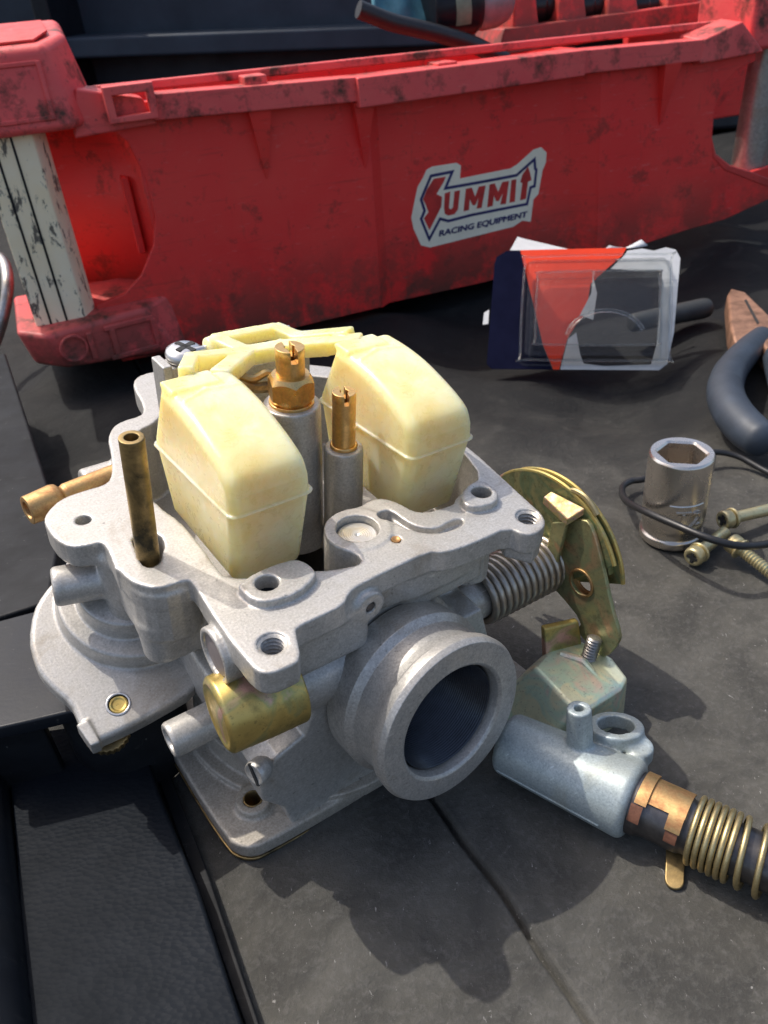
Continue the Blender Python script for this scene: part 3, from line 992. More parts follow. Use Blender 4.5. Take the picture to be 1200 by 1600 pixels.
cpart('jet_collar', lathe(rounded([(0.3, 2.18), (0.70, 2.18), (0.70, 2.06), (0.3, 2.0)], 0.03), 40, (P1[0], P1[1], 0)), 'brass', parent=jet1)
jet2 = cpart('pilot_jet', xf(slotted_head(0.365, 0.92, 2.74, 0.075, 0.32), Matrix.Rotation(R(70), 3, 'Z'), (P2[0], P2[1], 0)), 'brass')
cpart('jet_collar', lathe(rounded([(0.3, 0.94), (0.42, 0.94), (0.44, 0.88), (0.42, 0.80), (0.3, 0.7)], 0.03), 40, (P2[0], P2[1], 0)), 'brass', parent=jet2)

# overflow tube standing in its slot
ot = [(-1.02, 4.66, -1.9), (-1.03, 4.62, 0.0), (-1.05, 4.55, 3.72)]
def pipe(p0, p1, ro, ri, n=32):
    p0, p1 = Vector(p0), Vector(p1)
    L = (p1 - p0).length
    return lathe(rounded([(ro * 0.98, 0), (ro, 0.3), (ro, L - 0.02), (ro * 0.96, L), (ri, L), (ri, L - 0.9), (0, L - 0.9)], 0.02), n, tuple(p0), tuple(p1 - p0))
cpart('overflow_tube', pipe((-1.16,4.79,-0.2), (-1.12,4.55,3.8), 0.315, 0.175), 'stained_brass')
# vacuum nipple, pointing left
n0 = Vector((-0.51,9.85,-0.62)); n1 = Vector((-3.13,9.47,-0.62))
nd = (n1 - n0); nl = nd.length
cpart('vacuum_nipple', lathe(rounded([(0.38, -0.3), (0.38, nl - 1.25), (0.33, nl - 1.17), (0.34, nl - 1.10), (0.47, nl - 1.0), (0.50, nl - 0.85), (0.45, nl), (0.27, nl), (0.25, nl - 0.7), (0, nl - 0.7)], 0.03), 36, tuple(n0), tuple(nd)), 'copper_brass')

# floats
PROF = [(3.43, -1.0), (2.93, 1.75)] + catmull([(2.95, 2.15), (3.18, 2.60), (3.65, 2.87), (4.3, 3.10), (5.3, 3.36), (6.3, 3.47), (7.25, 3.47)], 5) + [(8.1, 1.45), (7.55, -1.0)]
def make_float():
    s = Solid((0.2, 2.6, -1.3), (3.3, 8.6, 3.8), 0.045)
    P = np.array(PROF, float)
    Q = Solid.poly
    def sd(Y, Z):
        A, B_ = np.broadcast_arrays(Y[0, :, :], Z[0, :, :])
        d = np.full(A.shape, 1e9, np.float32); sg = np.ones(A.shape, np.float32)
        for i in range(len(P)):
            ax0, ay = P[i]; bx, by = P[(i + 1) % len(P)]
            ex, ey = bx - ax0, by - ay
            wx, wy = A - ax0, B_ - ay
            t = np.clip((wx * ex + wy * ey) / (ex * ex + ey * ey), 0, 1)
            d = np.minimum(d, (wx - ex * t) ** 2 + (wy - ey * t) ** 2)
            c1, c2, c3 = B_ >= ay, B_ < by, ex * wy > ey * wx
            sg = np.where((c1 & c2 & c3) | (~c1 & ~c2 & ~c3), -sg, sg)
        return (sg * np.sqrt(d))[None, :, :]
    def fn(X, Y, Z, extra=0.0, r=0.32):
        hw = 1.21 - 0.035 * np.clip(1.5 - Z, 0, 3) - 0.04 * np.clip(Z - 1.6, 0, 2)
        q1 = np.abs(X - 1.78) - hw + r - extra
        q2 = sd(Y, Z) + r - extra
        return np.minimum(np.maximum(q1, q2), 0) + np.sqrt(np.maximum(q1, 0) ** 2 + np.maximum(q2, 0) ** 2) - r
    lo, hi = (0.3, 2.7, -1.2), (3.2, 8.5, 3.7)
    s.op(fn, lo, hi)
    def ridge(X, Y, Z):
        lw_ = 1.62 - 0.062 * (Y - 2.95)
        return np.maximum(fn(X, Y, Z, 0.085), np.abs(Z - lw_) - 0.04) 
    s.op(ridge, lo, hi, k=0.04)
    # pads where the arms join, and shallow sink marks in the top
    s.box((1.5, 7.0, 3.46), (0.75, 0.42, 0.10), 0.08, k=0.12)
    s.capsule((0.95, 6.15, 3.44), (1.7, 6.45, 3.47), 0.05, k=0.08)
    s.capsule((1.7, 6.45, 3.47), (2.6, 6.3, 3.46), 0.04, k=0.08)
    s.capsule((1.6, 5.2, 3.72), (1.9, 4.6, 3.58), 0.40, mode='sub', k=0.25)
    return s
fs = make_float()
fl1 = solid_obj('float', fs, 'float_plastic', carb, NB)
fl2 = fl1.copy(); COL.objects.link(fl2); fl2.parent = carb
fl2.location = (Vector(NB) + Vector((5.83, 0.08, -0.24))) * S
del fs
a = Solid((0.9, 6.4, 1.6), (9.4, 11.6, 4.2), 0.05)
def bar(p, q, w_, h_, k=0.06):
    p, q = np.array(p, float), np.array(q, float)
    L = np.linalg.norm(q - p); z = (q - p) / L
    x = np.cross(z, (0, 0, 1.0)); x /= np.linalg.norm(x); y = np.cross(x, z)
    c_ = (p + q) / 2
    def fn(X, Y, Z):
        dx, dy, dz = X - c_[0], Y - c_[1], Z - c_[2]
        A = np.abs(dx * x[0] + dy * x[1] + dz * x[2]) - w_ / 2 + .05
        B_ = np.abs(dx * y[0] + dy * y[1] + dz * y[2]) - h_ / 2 + .05
        C_ = np.abs(dx * z[0] + dy * z[1] + dz * z[2]) - L / 2 - .05
        return np.minimum(np.maximum(np.maximum(A, B_), C_), 0) + np.sqrt(np.maximum(A, 0) ** 2 + np.maximum(B_, 0) ** 2 + np.maximum(C_, 0) ** 2) - .05
    m_ = max(w_, h_)
    a.op(fn, np.minimum(p, q) - m_, np.maximum(p, q) + m_, k=k)
BL = (4.09,10.8,2.66); BR = (6.31,10.8,2.55); BA = (3.66,10.7,2.55); CN = (6.65,9.9,2.46); FJ = (4.49,9.4,2.62); FK = (5.65,9.2,2.64); FM = (6.76,8.2,2.88)
bar(BL, BR, 0.50, 0.44); bar(BR, CN, 0.56, 0.48); bar(BL, FJ, 0.54, 0.46)
bar(FJ, FK, 0.56, 0.52); bar(FK, FM, 0.56, 0.52); bar(CN, (7.55, 8.1, 3.10), 0.62, 0.48); bar(FM, (7.6, 7.5, 3.10), 0.54, 0.48)
bar(FJ, (2.57,7.3,3.24), 0.60, 0.52); bar(FJ, (2.27,8.6,3.27), 0.48, 0.52); bar((2.27,8.6,3.27), (1.62,7.5,3.5), 0.46, 0.5)
a.cyl(BA, tuple(np.array(BA) + np.array((0.55, 0, -0.03))), 0.36, rnd=0.06, k=0.1)
solid_obj('float_arm', a, 'float_plastic', carb, NB)
del a
# float hinge: posts, pin and screw
SC = (3.04,11.0,2.33)
hp = np.array(BA)
cpart('float_post', join(xf(box((0, 0, 0), (0.62, 0.42, 1.45)), None, (SC[0] - 0.15, 11.0, SC[2] - 1.58)), xf(box((0, 0, 0), (0.16, 0.5, 1.7)), None, (SC[0] - 0.86, 10.95, SC[2] - 1.66))), 'cast_aluminium', bevel=0.06)
cpart('float_post', join(box((7.0, 10.9, 0.4), (0.5, 0.42, 1.7)), box((5.2, 10.35, 0.6), (1.0, 0.45, 1.35))), 'cast_aluminium', bevel=0.06)
cpart('hinge_pin', lathe(rounded([(0, 0), (0.11, 0), (0.13, 0.03), (0.13, 3.9), (0, 3.9)], 0.02), 20, (SC[0] - 0.1, hp[1] + 0.05, hp[2] - 0.02), (1, 0, 0.0)), 'bright_screw')
cs = cpart('hinge_screw', lathe(rounded([(0, 0.34), (0.2, 0.36), (0.46, 0.32), (0.64, 0.18), (0.67, 0.02), (0.62, -0.10), (0.3, -0.12), (0.3, -0.6)], 0.05), 40, SC, (0.05, -0.12, 1)), 'bright_screw')
cross = []
for k in (0, 1):
    cross.append(xf(box((0, 0, 0.325), (0.38 if k == 0 else 0.09, 0.09 if k == 0 else 0.38, 0.045)), frame_from((0.05, -0.12, 1)) @ Matrix.Rotation(R(25), 3, 'Z'), SC))
cpart('cross_recess', join(*cross), 'black_hole', parent=cs, smooth=False)
cpart('needle_clip', join(tube(catmull([(3.76,8.6,2.48), (4.14,8.4,2.31), (4.6,8.4,2.39), (4.84,8.3,2.26)], 5), 0.13, 8), tube(catmull([(3.72,8.6,2.25), (4.12,8.4,2.02), (4.75,8.3,1.92)], 5), 0.19, 8)), 'stained_brass')

# throttle shaft spring, pulley and lever
hel = []
for i in range(12 * 20 + 1):
    t = i / 20
    ang = 2 * math.pi * t + 0.6
    hel.append((8.75 + t * 0.292, 2.0 + 0.98 * math.cos(ang), -4.36 + 0.98 * math.sin(ang)))
cpart('return_spring', tube(hel, 0.135, 8), 'spring_steel', angle=None)
cpart('throttle_shaft', lathe(rounded([(0, 0), (0.45, 0), (0.45, 4.6), (0, 4.6)], 0.04), 32, (8.6, 2.0, -4.38), (1, 0, 0)), 'dull_cast')
def pulley(r, a0, a1):
    c = (2.2, -4.4)
    pts = [(c[0] + r * math.cos(R(a0 + (a1 - a0) * i / 40)), c[1] + r * math.sin(R(a0 + (a1 - a0) * i / 40))) for i in range(41)]
    pts += [(c[0] - 0.9, c[1] - 0.6), (c[0], c[1] - 1.2), (c[0] + 1.0, c[1] - 0.9)]
    return pts
def in_u(vf, u):      # outline drawn in (v, w), thickness along u
    v_, f_ = vf
    return [(z + u, x, y) for x, y, z in v_], f_
pl1 = cpart('pulley_flange', in_u(plate([pulley(3.36, -8, 150)], 0.16, 0.04), 12.18), 'green_chromate', angle=40)
cpart('pulley_flange', in_u(plate([pulley(3.30, -8, 164)], 0.16, 0.04), 12.54), 'green_chromate', angle=40)
cpart('pulley_hub', in_u(plate([pulley(2.98, -6, 158)], 0.24, 0.0), 12.32), 'green_chromate', angle=40)
for r_, a1, u_ in ((3.35, 150, 12.26), (3.29, 164, 12.62)):
    cpart('pulley_rim', tube([(u_, 2.2 + r_ * math.cos(R(-8 + (a1 + 8) * i / 48)), -4.4 + r_ * math.sin(R(-8 + (a1 + 8) * i / 48))) for i in range(49)], 0.085, 8), 'gold_chromate')
ARM = [(0.68,-1.54),(0.27,-1.71),(-0.41,-2.75),(-1.18,-4.16),(-1.75,-4.91),(-1.78,-5.32),(-1.48,-6.26),(-1.09,-6.41),(-0.04,-6.09),(-0.2,-5.55),(1.01,-5.13),(1.43,-5.13),(1.47,-3.89),(1.34,-2.15)]
AH = [(0.2,-4.01)][0]
cpart('throttle_lever', in_u(plate([chaikin(ARM, 1), circle(AH, 0.52, 28)], 0.17, 0.04), 12.0), 'lever_chromate', angle=40)
cpart('lever_bush', lathe(rounded([(0.45, -0.10), (0.54, -0.10), (0.54, 0.3), (0.45, 0.3)], 0.03), 28, (12.05, AH[0], AH[1]), (1, 0, 0)), 'copper_brass')
TB = [(11.7,2.28,-1.49), (11.7,1.09,-1.73), (12.1,0.78,-1.23), (12.1,2.32,-1.43)]
dn = Vector((0, 0, -0.30))
cpart('lever_tab', hexa([tuple(Vector(p) + dn) for p in TB], TB), 'tab_chromate', bevel=0.05)
fold = [(1.12,-1.85),(1.11,-2.44),(1.17,-3.54),(1.13,-4.72),(1.66,-4.23),(1.72,-3.08),(1.72,-2.27)]
cpart('lever_web', in_u(plate([fold], 0.15, 0.03), 11.7), 'lever_chromate')
hook = [(12.3,1.9,-1.51),(12.3,1.79,-1.24),(12.3,1.49,-1.04),(12.3,1.08,-1.01),(12.3,0.71,-1.17),(12.3,0.42,-1.37)]
cpart('spring_hook', tube(catmull(hook, 5), 0.11, 8), 'spring_brass')
BK = [(9.68,-0.32),(10.93,0.01),(12.02,-0.39),(12.29,-1.54),(12.01,-2.49),(11.43,-2.7),(9.88,-2.7),(9.47,-2.43)]
BKb = [(8.3, 0.4), (10.9, 0.5), (12.1, 0.1), (12.45, -1.5), (12.1, -2.75), (11.5, -2.9), (9.3, -2.9), (8.3, -2.2)]
br = cpart('idle_bracket', hexa([(x, y, -8.15) for x, y in BKb], [(x, y, -6.3) for x, y in BK]), 'pale_chromate', bevel=0.14, seg=3)
cpart('bracket_tab', hexa([(10.5, -0.2, -6.7), (11.95, -0.6, -6.7), (12.0, -0.3, -6.7), (10.55, 0.1, -6.7)], [(10.45, 0.15, -5.35), (11.75, -0.25, -5.35), (11.8, 0.0, -5.35), (10.5, 0.4, -5.35)]), 'gold_chromate', bevel=0.07, seg=3)
cpart('bracket_rib', tube([(10.9, -0.4, -6.36), (11.3, -1.1, -6.34), (11.2, -1.9, -6.38)], [0.16, 0.2, 0.08], 10), 'pale_chromate', parent=br)
thr = [(0, 0.0)]
for i in range(9):
    thr += [(0.27, 0.02 + i * 0.11), (0.21, 0.075 + i * 0.11)]
thr += [(0.0, 1.02)]
cpart('idle_screw', lathe(thr, 24, (11.52,-1.12,-6.4), (0.25, 0.1, 1)), 'grey_steel', angle=25)
cpart('bracket_arm', hexa([(7.6, 2.2, -8.2), (9.6, 2.2, -8.2), (9.8, -0.6, -8.2), (7.6, 0.6, -8.2)], [(7.6, 2.2, -7.0), (9.8, 2.2, -7.0), (10.0, -0.5, -7.0), (7.6, 0.6, -7.0)]), 'dull_cast', bevel=0.15)

# gold plunger cap, guide pin, slotted screw on the left flank
cap = lathe(rounded([(0, 0.04), (0.74, 0.06), (0.90, 0.0), (1.05, 0.10), (1.08, 1.2), (1.07, 2.2), (0.95, 2.25)], 0.06), 64, (-1.35,0.77,-2.54), (1, -0.08, 0.02))
cpart('plunger_cap', cap, 'gold_chromate')
cpart('guide_pin', lathe(rounded([(0, 0.2), (0.30, 0.2), (0.34, 0.0), (0.50, 0.0), (0.54, 0.1), (0.54, 3.0)], 0.04), 40, (-2.15,2.6,-4.9), (1, 0.0, 0.02)), 'cast_aluminium')
scr_ = cpart('slotted_screw', lathe(rounded([(0, 0.03), (0.2, 0.03), (0.34, 0.0), (0.37, 0.12), (0.35, 0.4), (0.2, 0.6)], 0.03), 32, (-0.63,0.42,-5.15), (1, 0.35, -0.12)), 'cast_aluminium')
fr = frame_from((1, 0.35, -0.12))
cpart('screw_slot', xf(box((0, 0, 0.02), (0.36, 0.05, 0.03)), fr @ Matrix.Rotation(R(60), 3, 'Z'), (-0.63,0.42,-5.15)), 'black_hole', parent=scr_, smooth=False)

# vacuum chamber cover at the bottom
c = Solid((-2.3, -0.2, -9.3), (9.2, 9.2, -7.4), 0.055)
CV = [(-1.45, 1.3), (-1.1, 0.55), (-0.4, 0.3), (7.4, 0.3), (8.2, 0.7), (8.6, 1.6), (8.6, 7.6), (7.9, 8.6), (-0.6, 8.6), (-1.4, 7.8)]
c.poly(CV, -9.15, -8.55, 0.09, it=2)
ctr = (3.6, 4.6)
c.op(lambda X, Y, Z: np.maximum(np.sqrt((X - ctr[0]) ** 2 + (Y - ctr[1]) ** 2) - 4.45, np.abs(Z + 8.6) - 0.26), (-1, 0, -8.9), (8.2, 9, -8.3), k=0.07)
c.op(lambda X, Y, Z: np.maximum(np.sqrt((X - ctr[0]) ** 2 + (Y - ctr[1]) ** 2) - 4.0, np.abs(Z + 8.1) - 0.6), (-1, 0, -8.9), (8.2, 9, -7.5), k=0.10)
H3 = (-0.15,1.75,-8.3)
c.cyl((H3[0], H3[1], -8.9), (H3[0], H3[1], -8.25), 0.56, rnd=0.06, k=0.12)
c.cyl((H3[0], H3[1], -9.3), (H3[0], H3[1], -8.0), 0.30, mode='sub', rnd=0.01)
vc = solid_obj('vacuum_cover', c, 'dull_cast', carb, NB)
del c
cpart('bolt_liner', lathe([(0.30, -0.9), (0.30, 0.0), (0.27, 0.01), (0.25, -0.02), (0.25, -0.9)], 28, (H3[0], H3[1], -8.25)), 'stained_brass', parent=vc)
gk = plate([chaikin([(3.6 + (x - 3.6) * 1.006, 4.6 + (y - 4.6) * 1.006) for x, y in CV], 2)], 0.10, 0.03)
cpart('gasket', ([(x, y, z - 9.25) for x, y, z in gk[0]], gk[1]), 'stained_brass')

# stepped round cover on the left, tilted towards the front
TP = Vector((-2.57,6.49,-3.9)); TX = Vector((998.72,-18.42,47.07)) / 1000; TY = Vector((0.0,931.24,364.4)) / 1000; TN = Vector((-50.55,-363.93,930.05)) / 1000
TR = Matrix((TX, TY, TN)).transposed()
PLT = [(-0.15,2.74),(-0.92,2.25),(-1.38,1.79),(-1.8,0.93),(-1.91,0.17),(-1.89,-0.29),(-1.73,-0.87),(-1.46,-1.52),(-1.47,-2.05),(-1.48,-2.69),(-1.26,-2.91),(-0.71,-2.94),(-0.04,-2.94),(0.87,-2.89),(1.84,-2.79),(2.3,-2.39),(2.78,-1.92)] + [(3.4, -0.6), (2.6, 1.8), (1.4, 2.9), (0.3, 2.95)]
t = Solid((-2.4, -3.4, -0.95), (4.3, 3.6, 2.3), 0.045)
t.poly(PLT, -0.75, 0.0, 0.17, it=1)
t.cyl((1.55, 0.85, -0.2), (1.55, 0.85, 0.62), 2.42, 2.32, rnd=0.09, k=0.08)
t.cyl((1.35, 0.8, 0.3), (1.32, 0.8, 1.4), 1.62, 1.50, rnd=0.09, k=0.08)
t.cyl((1.4, 1.0, 0.8), (1.4, 1.0, 2.0), 0.85, 0.75, rnd=0.12, k=0.25)
t.poly([(-1.55, -2.2), (-1.42, -2.98), (-1.15, -3.0), (-1.2, -2.2)], -0.7, 0.1, 0.04, it=0, k=0.08)
SR = [(-0.29,-2.15)][0]
t.cyl((SR[0], SR[1], -0.12), (SR[0], SR[1], 0.5), 0.335, mode='sub', rnd=0.01)
ec = solid_obj('enricher_cover', t, 'cast_aluminium', carb)
ec.matrix_local = Matrix.Translation((Vector(NB) + TP) * S) @ TR.to_4x4()
del t
es = mesh_obj('cover_screw', lathe(rounded([(0, -0.05), (0.17, -0.05), (0.2, -0.02), (0.26, -0.02), (0.28, -0.06), (0.285, -0.2)], 0.02), 32, (SR[0], SR[1], 0.0)), 'gold_chromate', ec)
mesh_obj('screw_rim', lathe(rounded([(0.29, -0.1), (0.29, 0.03), (0.36, 0.03), (0.37, -0.1)], 0.02), 32, (SR[0], SR[1], 0.0)), 'bright_screw', ec)
kn = []
for i in range(48):
    a_ = 2 * math.pi * i / 48
    kn.append(((0.66 + (0.02 if i % 2 else -0.02)) * math.cos(a_), (0.66 + (0.02 if i % 2 else -0.02)) * math.sin(a_)))
KP = [(-0.81,-2.54)][0]
v_, f_ = plate([kn], 0.34, 0.04)
mesh_obj('knurled_nut', ([(x + KP[0], y + KP[1] + 0.1, z - 1.12) for x, y, z in v_], f_), 'stained_brass', ec, angle=20)

# ------------------------------------------------------------------ the loose blue-grey fitting with its rod and spring
FZ = 1.12
A0 = Vector((3.2,17.42,1.12)); A1 = Vector((6.59,14.74,1.12)); A2 = Vector((11.5,11.79,1.12))
fd = (A1 - A0).normalized()
fit = empty('cable_fitting', 'blue-grey cast tube fitting on a dark rod with a brass coil spring', 'fitting', (A0.x, A0.y, 0))
off = tuple(-Vector((A0.x, A0.y, 0)))
def fpart(name, vf, m, **k):
    return mesh_obj(name, vf, m, k.pop('parent', fit), loc=None if 'sub' in k else off, **k)
fl_ = (A1 - A0).length
side = Vector((0, 0, 1)).cross(fd).normalized()          # towards the back
f = Solid(tuple(np.minimum(A0, A1) - np.array((1.5, 1.5, 1.3))), tuple(np.maximum(A0, A1) + np.array((2.6, 3.0, 2.6))), 0.05)
f.cyl(A0, A1 + fd * 0.05, 1.0, 1.2, rnd=0.26)
NZ0 = Vector((5.3,16.16,1.9)); NZ1 = Vector((5.25,16.41,3.5))
f.cyl(NZ0 - (NZ1 - NZ0) * 0.3, NZ1, 0.42, 0.37, rnd=0.05, k=0.12)
f.cyl(NZ0 + (NZ1 - NZ0) * 0.6, NZ1 + (NZ1 - NZ0) * 0.2, 0.15, mode='sub')
EY = Vector((6.62,16.88,1.9)); EY2 = Vector((7.13,16.09,1.9))
RA = Vector((0.05, 0.34, 1)).normalized()
f.cyl(EY - RA * 0.35, EY + RA * 0.12, 0.86, rnd=0.08, k=0.05)
f.cyl((EY2.x, EY2.y, 1.4), (EY2.x, EY2.y, 1.95), 0.42, rnd=0.1, k=0.2)
f.cyl(EY - RA * 0.8, EY + RA * 0.8, 0.56, mode='sub', rnd=0.02)
solid_obj('tube_body', f, 'blue_grey_zinc', fit, off)
del f
sm_ = []
for i in range(17):
    t_ = 0.06 + 0.80 * i / 16
    c_ = A0 + (A1 - A0) * t_
    e0 = frame_from(fd, (0, 0, 1))
    lo_d = Vector((0, 0, -1)); lo_d = (lo_d - fd * lo_d.dot(fd)).normalized()
    sd_ = fd.cross(lo_d); sd_ = sd_ if sd_.y < 0 else -sd_
    q_ = (sd_ * math.cos(R(12)) + lo_d * math.sin(R(12))).normalized()
    sm_.append(tuple(c_ + q_ * (1.0 + 0.2 * t_)))
fpart('casting_seam', tube(sm_, 0.035, 6), 'blue_grey_zinc')
rod_l = (A2 - A1).length
fpart('rod', lathe(rounded([(0, -0.4), (0.80, -0.4), (0.93, -0.2), (0.95, 0.3), (0.85, 0.42), (0.84, 1.5), (0.78, 1.6), (0.78, 1.9), (0.74, 2.0), (0.74, rod_l), (0, rod_l)], 0.05), 40, tuple(A1), tuple(fd)), 'dark_steel')
# brass clip wrapped round the upper side of the rod, cut to a step
def wrap(r, h0, h1, a0, a1, thick=0.07, n=20):
    prof = [(r, h0), (r + thick, h0), (r + thick, h1), (r, h1)]
    V, F = [], []
    e_ = frame_from(fd, (0, 0, 1))
    for i in range(n + 1):
        a = R(a0 + (a1 - a0) * i / n)
        for rr, h in prof:
            V.append(tuple(A1 + e_ @ Vector((rr * math.cos(a), rr * math.sin(a), h))))
    for i in range(n):
        for k in range(4):
            F.append((i * 4 + k, i * 4 + (k + 1) % 4, i * 4 + 4 + (k + 1) % 4, i * 4 + 4 + k))
    F += [(3, 2, 1, 0), (n * 4, n * 4 + 1, n * 4 + 2, n * 4 + 3)]
    return V, F
e_ = frame_from(fd, (0, 0, 1))
up_ang = math.degrees(math.atan2((e_.transposed() @ Vector((0, 0, 1))).y, (e_.transposed() @ Vector((0, 0, 1))).x))
fr_sign = 1 if (e_ @ Vector((math.cos(R(up_ang + 90)), math.sin(R(up_ang + 90)), 0))).y < 0 else -1
def wang(d): return up_ang + fr_sign * d
cl = fpart('clip', join(wrap(0.955, 0.16, 0.5, wang(-50), wang(38), 0.05), wrap(0.885, 0.45, 1.55, wang(-50), wang(30), 0.05), wrap(0.885, 1.12, 1.54, wang(28), wang(58), 0.05)), 'copper_brass', angle=30)
fpart('bare_patch', join(wrap(0.962, 0.10, 0.44, wang(40), wang(72), 0.012), wrap(0.852, 1.16, 1.50, wang(60), wang(84), 0.03)), 'rusty_patch', angle=30)
sp_ = []
turns = [0.20] * 6 + [0.48] * 8
h_ = 1.75
pts = []
a_tot = 0
for tn in turns:
    for k in range(20):
        a_ = 2 * math.pi * k / 20
        pts.append(tuple(A1 + e_ @ Vector((0.93 * math.cos(a_), 0.93 * math.sin(a_), h_ + tn * k / 20))))
    h_ += tn
fpart('coil_spring', tube(pts, 0.088, 8), 'spring_brass', angle=None)
T0 = Vector((7.59,13.75,0.35)); T1 = Vector((7.14,12.54,0.06))
td = (T1 - T0).normalized(); ts = Vector((0, 0, 1)).cross(td).normalized()
tl = (T1 - T0).length
arc_ = [(0.26 * math.cos(R(180 * i / 10)), tl - 0.26 + 0.26 * math.sin(R(180 * i / 10))) for i in range(11)]
v_, f_ = plate([[(-0.26, -0.5), (0.26, -0.5)] + arc_], 0.12, 0.03)
tz = td.cross(ts)
v_ = [tuple(T0 + ts * x + td * y - tz * (z - 0.06) ) for x, y, z in v_]
fpart('brass_tab', (v_, f_), 'stained_brass')

# ------------------------------------------------------------------ the red tool crate
CA = R(18)
CORG = Vector((1.0, 62.1, 0))
CRM = Matrix.Rotation(CA, 3, 'Z')
crate = empty('tool_crate', 'scuffed red plastic tool crate with white corner posts and a racing sticker on its side', 'crate', CORG, CRM)
def kpart(name, vf, m, parent=None, **k):
    return mesh_obj(name, vf, m, parent or crate, **k)
def in_y(vf, y0=0.0):       # outline drawn in (x, z); thickness goes back along y
    v_, f_ = vf
    return [(x, y0 + z, y) for x, y, z in v_], f_
HOLE_L = [(-21.02,16.42),(-17.27,15.96),(-16.02,14.6),(-15.43,12.25),(-15.38,9.78),(-15.94,7.93),(-17.17,6.15),(-18.64,5.06),(-20.73,4.64),(-22.69,5.39),(-24.28,5.71)]
# left, middle and right wall panels
HL = HOLE_L
PANEL_L = [(0.6, 15.6), (0.4, 0.35), (-8, 0.1), (-14, 0.15), (-20, 0.3)] + [p for p in [(-20.73,4.64),(-18.64,5.06),(-17.17,6.15),(-15.94,7.93),(-15.38,9.78),(-15.43,12.25),(-16.02,14.6),(-17.27,15.96)]] + [(-18.0, 16.4)]
kpart('wall_panel', in_y(plate([PANEL_L], 0.5, 0.06)), 'red_plastic')
PANEL_M = [(0.6, 15.5), (17.6, 15.5), (18.2, 1.0), (10, 0.4), (0.4, 0.3)]
kpart('wall_panel', in_y(plate([PANEL_M], 0.5, 0.0), 0.75), 'red_plastic')
def strip(x0t, x0b, y0, x1t, x1b, y1, zt, zb):
    a_ = [(x0b, y0, zb), (x0b, y0 + 0.5, zb), (x0t, y0 + 0.5, zt), (x0t, y0, zt)]
    b_ = [(x1b, y1, zb), (x1b, y1 + 0.5, zb), (x1t, y1 + 0.5, zt), (x1t, y1, zt)]
    return hexa(a_, b_)
kpart('wall_crease', strip(0.5, 0.35, 0.003, 1.5, 1.3, 0.753, 15.4, 0.3), 'red_plastic', smooth=False)
kpart('wall_crease', strip(17.3, 17.9, 0.753, 19.3, 19.9, -0.45, 15.3, 1.0), 'red_plastic', smooth=False)
HR = [(33.71,14.26),(31.91,13.76),(30.73,12.75),(30.26,11.18),(30.4,9.0),(31.03,7.68),(32.7,6.55),(35.24,5.67),(38.7,4.28)]
PANEL_R = [(19.2, 15.4), (19.8, 1.3), (24, 1.2), (28.5, 1.7), (33, 2.0), (37.5, 3.0), (41, 4.2)] + [(41, 6.2)] + HR[::-1][1:] + [(33.5, 15.6)]
kpart('wall_panel', in_y(plate([PANEL_R], 0.5, 0.06), -0.45), 'red_plastic')
# the curved pocket behind the left post
pk = []
n_ = 14
for i in range(n_ + 1):
    a_ = R(90 * i / n_)
    pk.append((-15.2 - 9.5 * (1 - math.cos(a_)) * 0.9 - 0.2, 0.4 + 7.5 * math.sin(a_)))
V, F = [], []
for zi, z in enumerate((3.6, 16.4)):
    for x, y in pk:
        V.append((x, y, z))
for i in range(n_):
    F.append((i, i + 1, n_ + 2 + i, n_ + 1 + i))
po = kpart('handle_pocket', (V, F), 'red_plastic', angle=None)
so = po.modifiers.new('solid', 'SOLIDIFY'); so.thickness = 0.4 * S; so.offset = 0
kpart('pocket_floor', in_y(plate([[(-25, 3.2), (-15.2, 3.2), (-15.2, 4.3), (-25, 4.6)]], 8.0, 0.1), 0.3), 'red_plastic')
kpart('pocket_rib', box((-16.6, 3.6, 9.5), (0.25, 0.8, 2.6)), 'red_plastic', bevel=0.1)
# rims: lower band, ledge, upper lip
def band(x0, z0, x1, z1, h0, h1, y0, y1):
    return hexa([(x0, y0, z0), (x1, y0, z1), (x1, y1, z1), (x0, y1, z0)], [(x0, y0, z0 + h0), (x1, y0, z1 + h1), (x1, y1, z1 + h1), (x0, y1, z0 + h0)])
kpart('rim_band', band(-14.2, 15.75, 0.0, 15.25, 1.5, 1.5, -1.3, 1.2), 'red_rim', bevel=0.1)
kpart('rim_band', band(-0.6, 14.9, 17.0, 15.0, 1.85, 1.7, -1.75, 1.2), 'red_rim', bevel=0.12)
kpart('rim_band', band(16.9, 15.1, 27.6, 14.9, 1.55, 1.45, -1.45, 1.2), 'red_rim', bevel=0.1)
kpart('rim_lip', band(-19.2, 17.35, 31.5, 16.75, 0.55, 0.5, 1.25, 2.0), 'red_rim', bevel=0.12)
kpart('rim_ledge', band(-19.0, 16.0, 31.0, 15.6, 0.8, 0.7, 0.0, 1.5), 'red_rim', bevel=0.05)
kpart('rim_block', hexa([(-19.2, -0.9, 15.3), (-14.0, -0.9, 15.5), (-14.0, 1.2, 15.5), (-19.2, 1.2, 15.3)], [(-18.4, -0.9, 18.0), (-14.6, -0.9, 17.1), (-14.6, 1.2, 17.1), (-18.4, 1.2, 18.2)]), 'red_rim', bevel=0.15)
SL = [(-16.25,17.47),(-14.36,17.16),(-14.41,16.29),(-16.45,16.39)]
SX = [p[0] for p in SL]; SZ = [p[1] for p in SL]
sx0, sx1, sz0, sz1 = min(SX), max(SX), min(SZ), max(SZ)
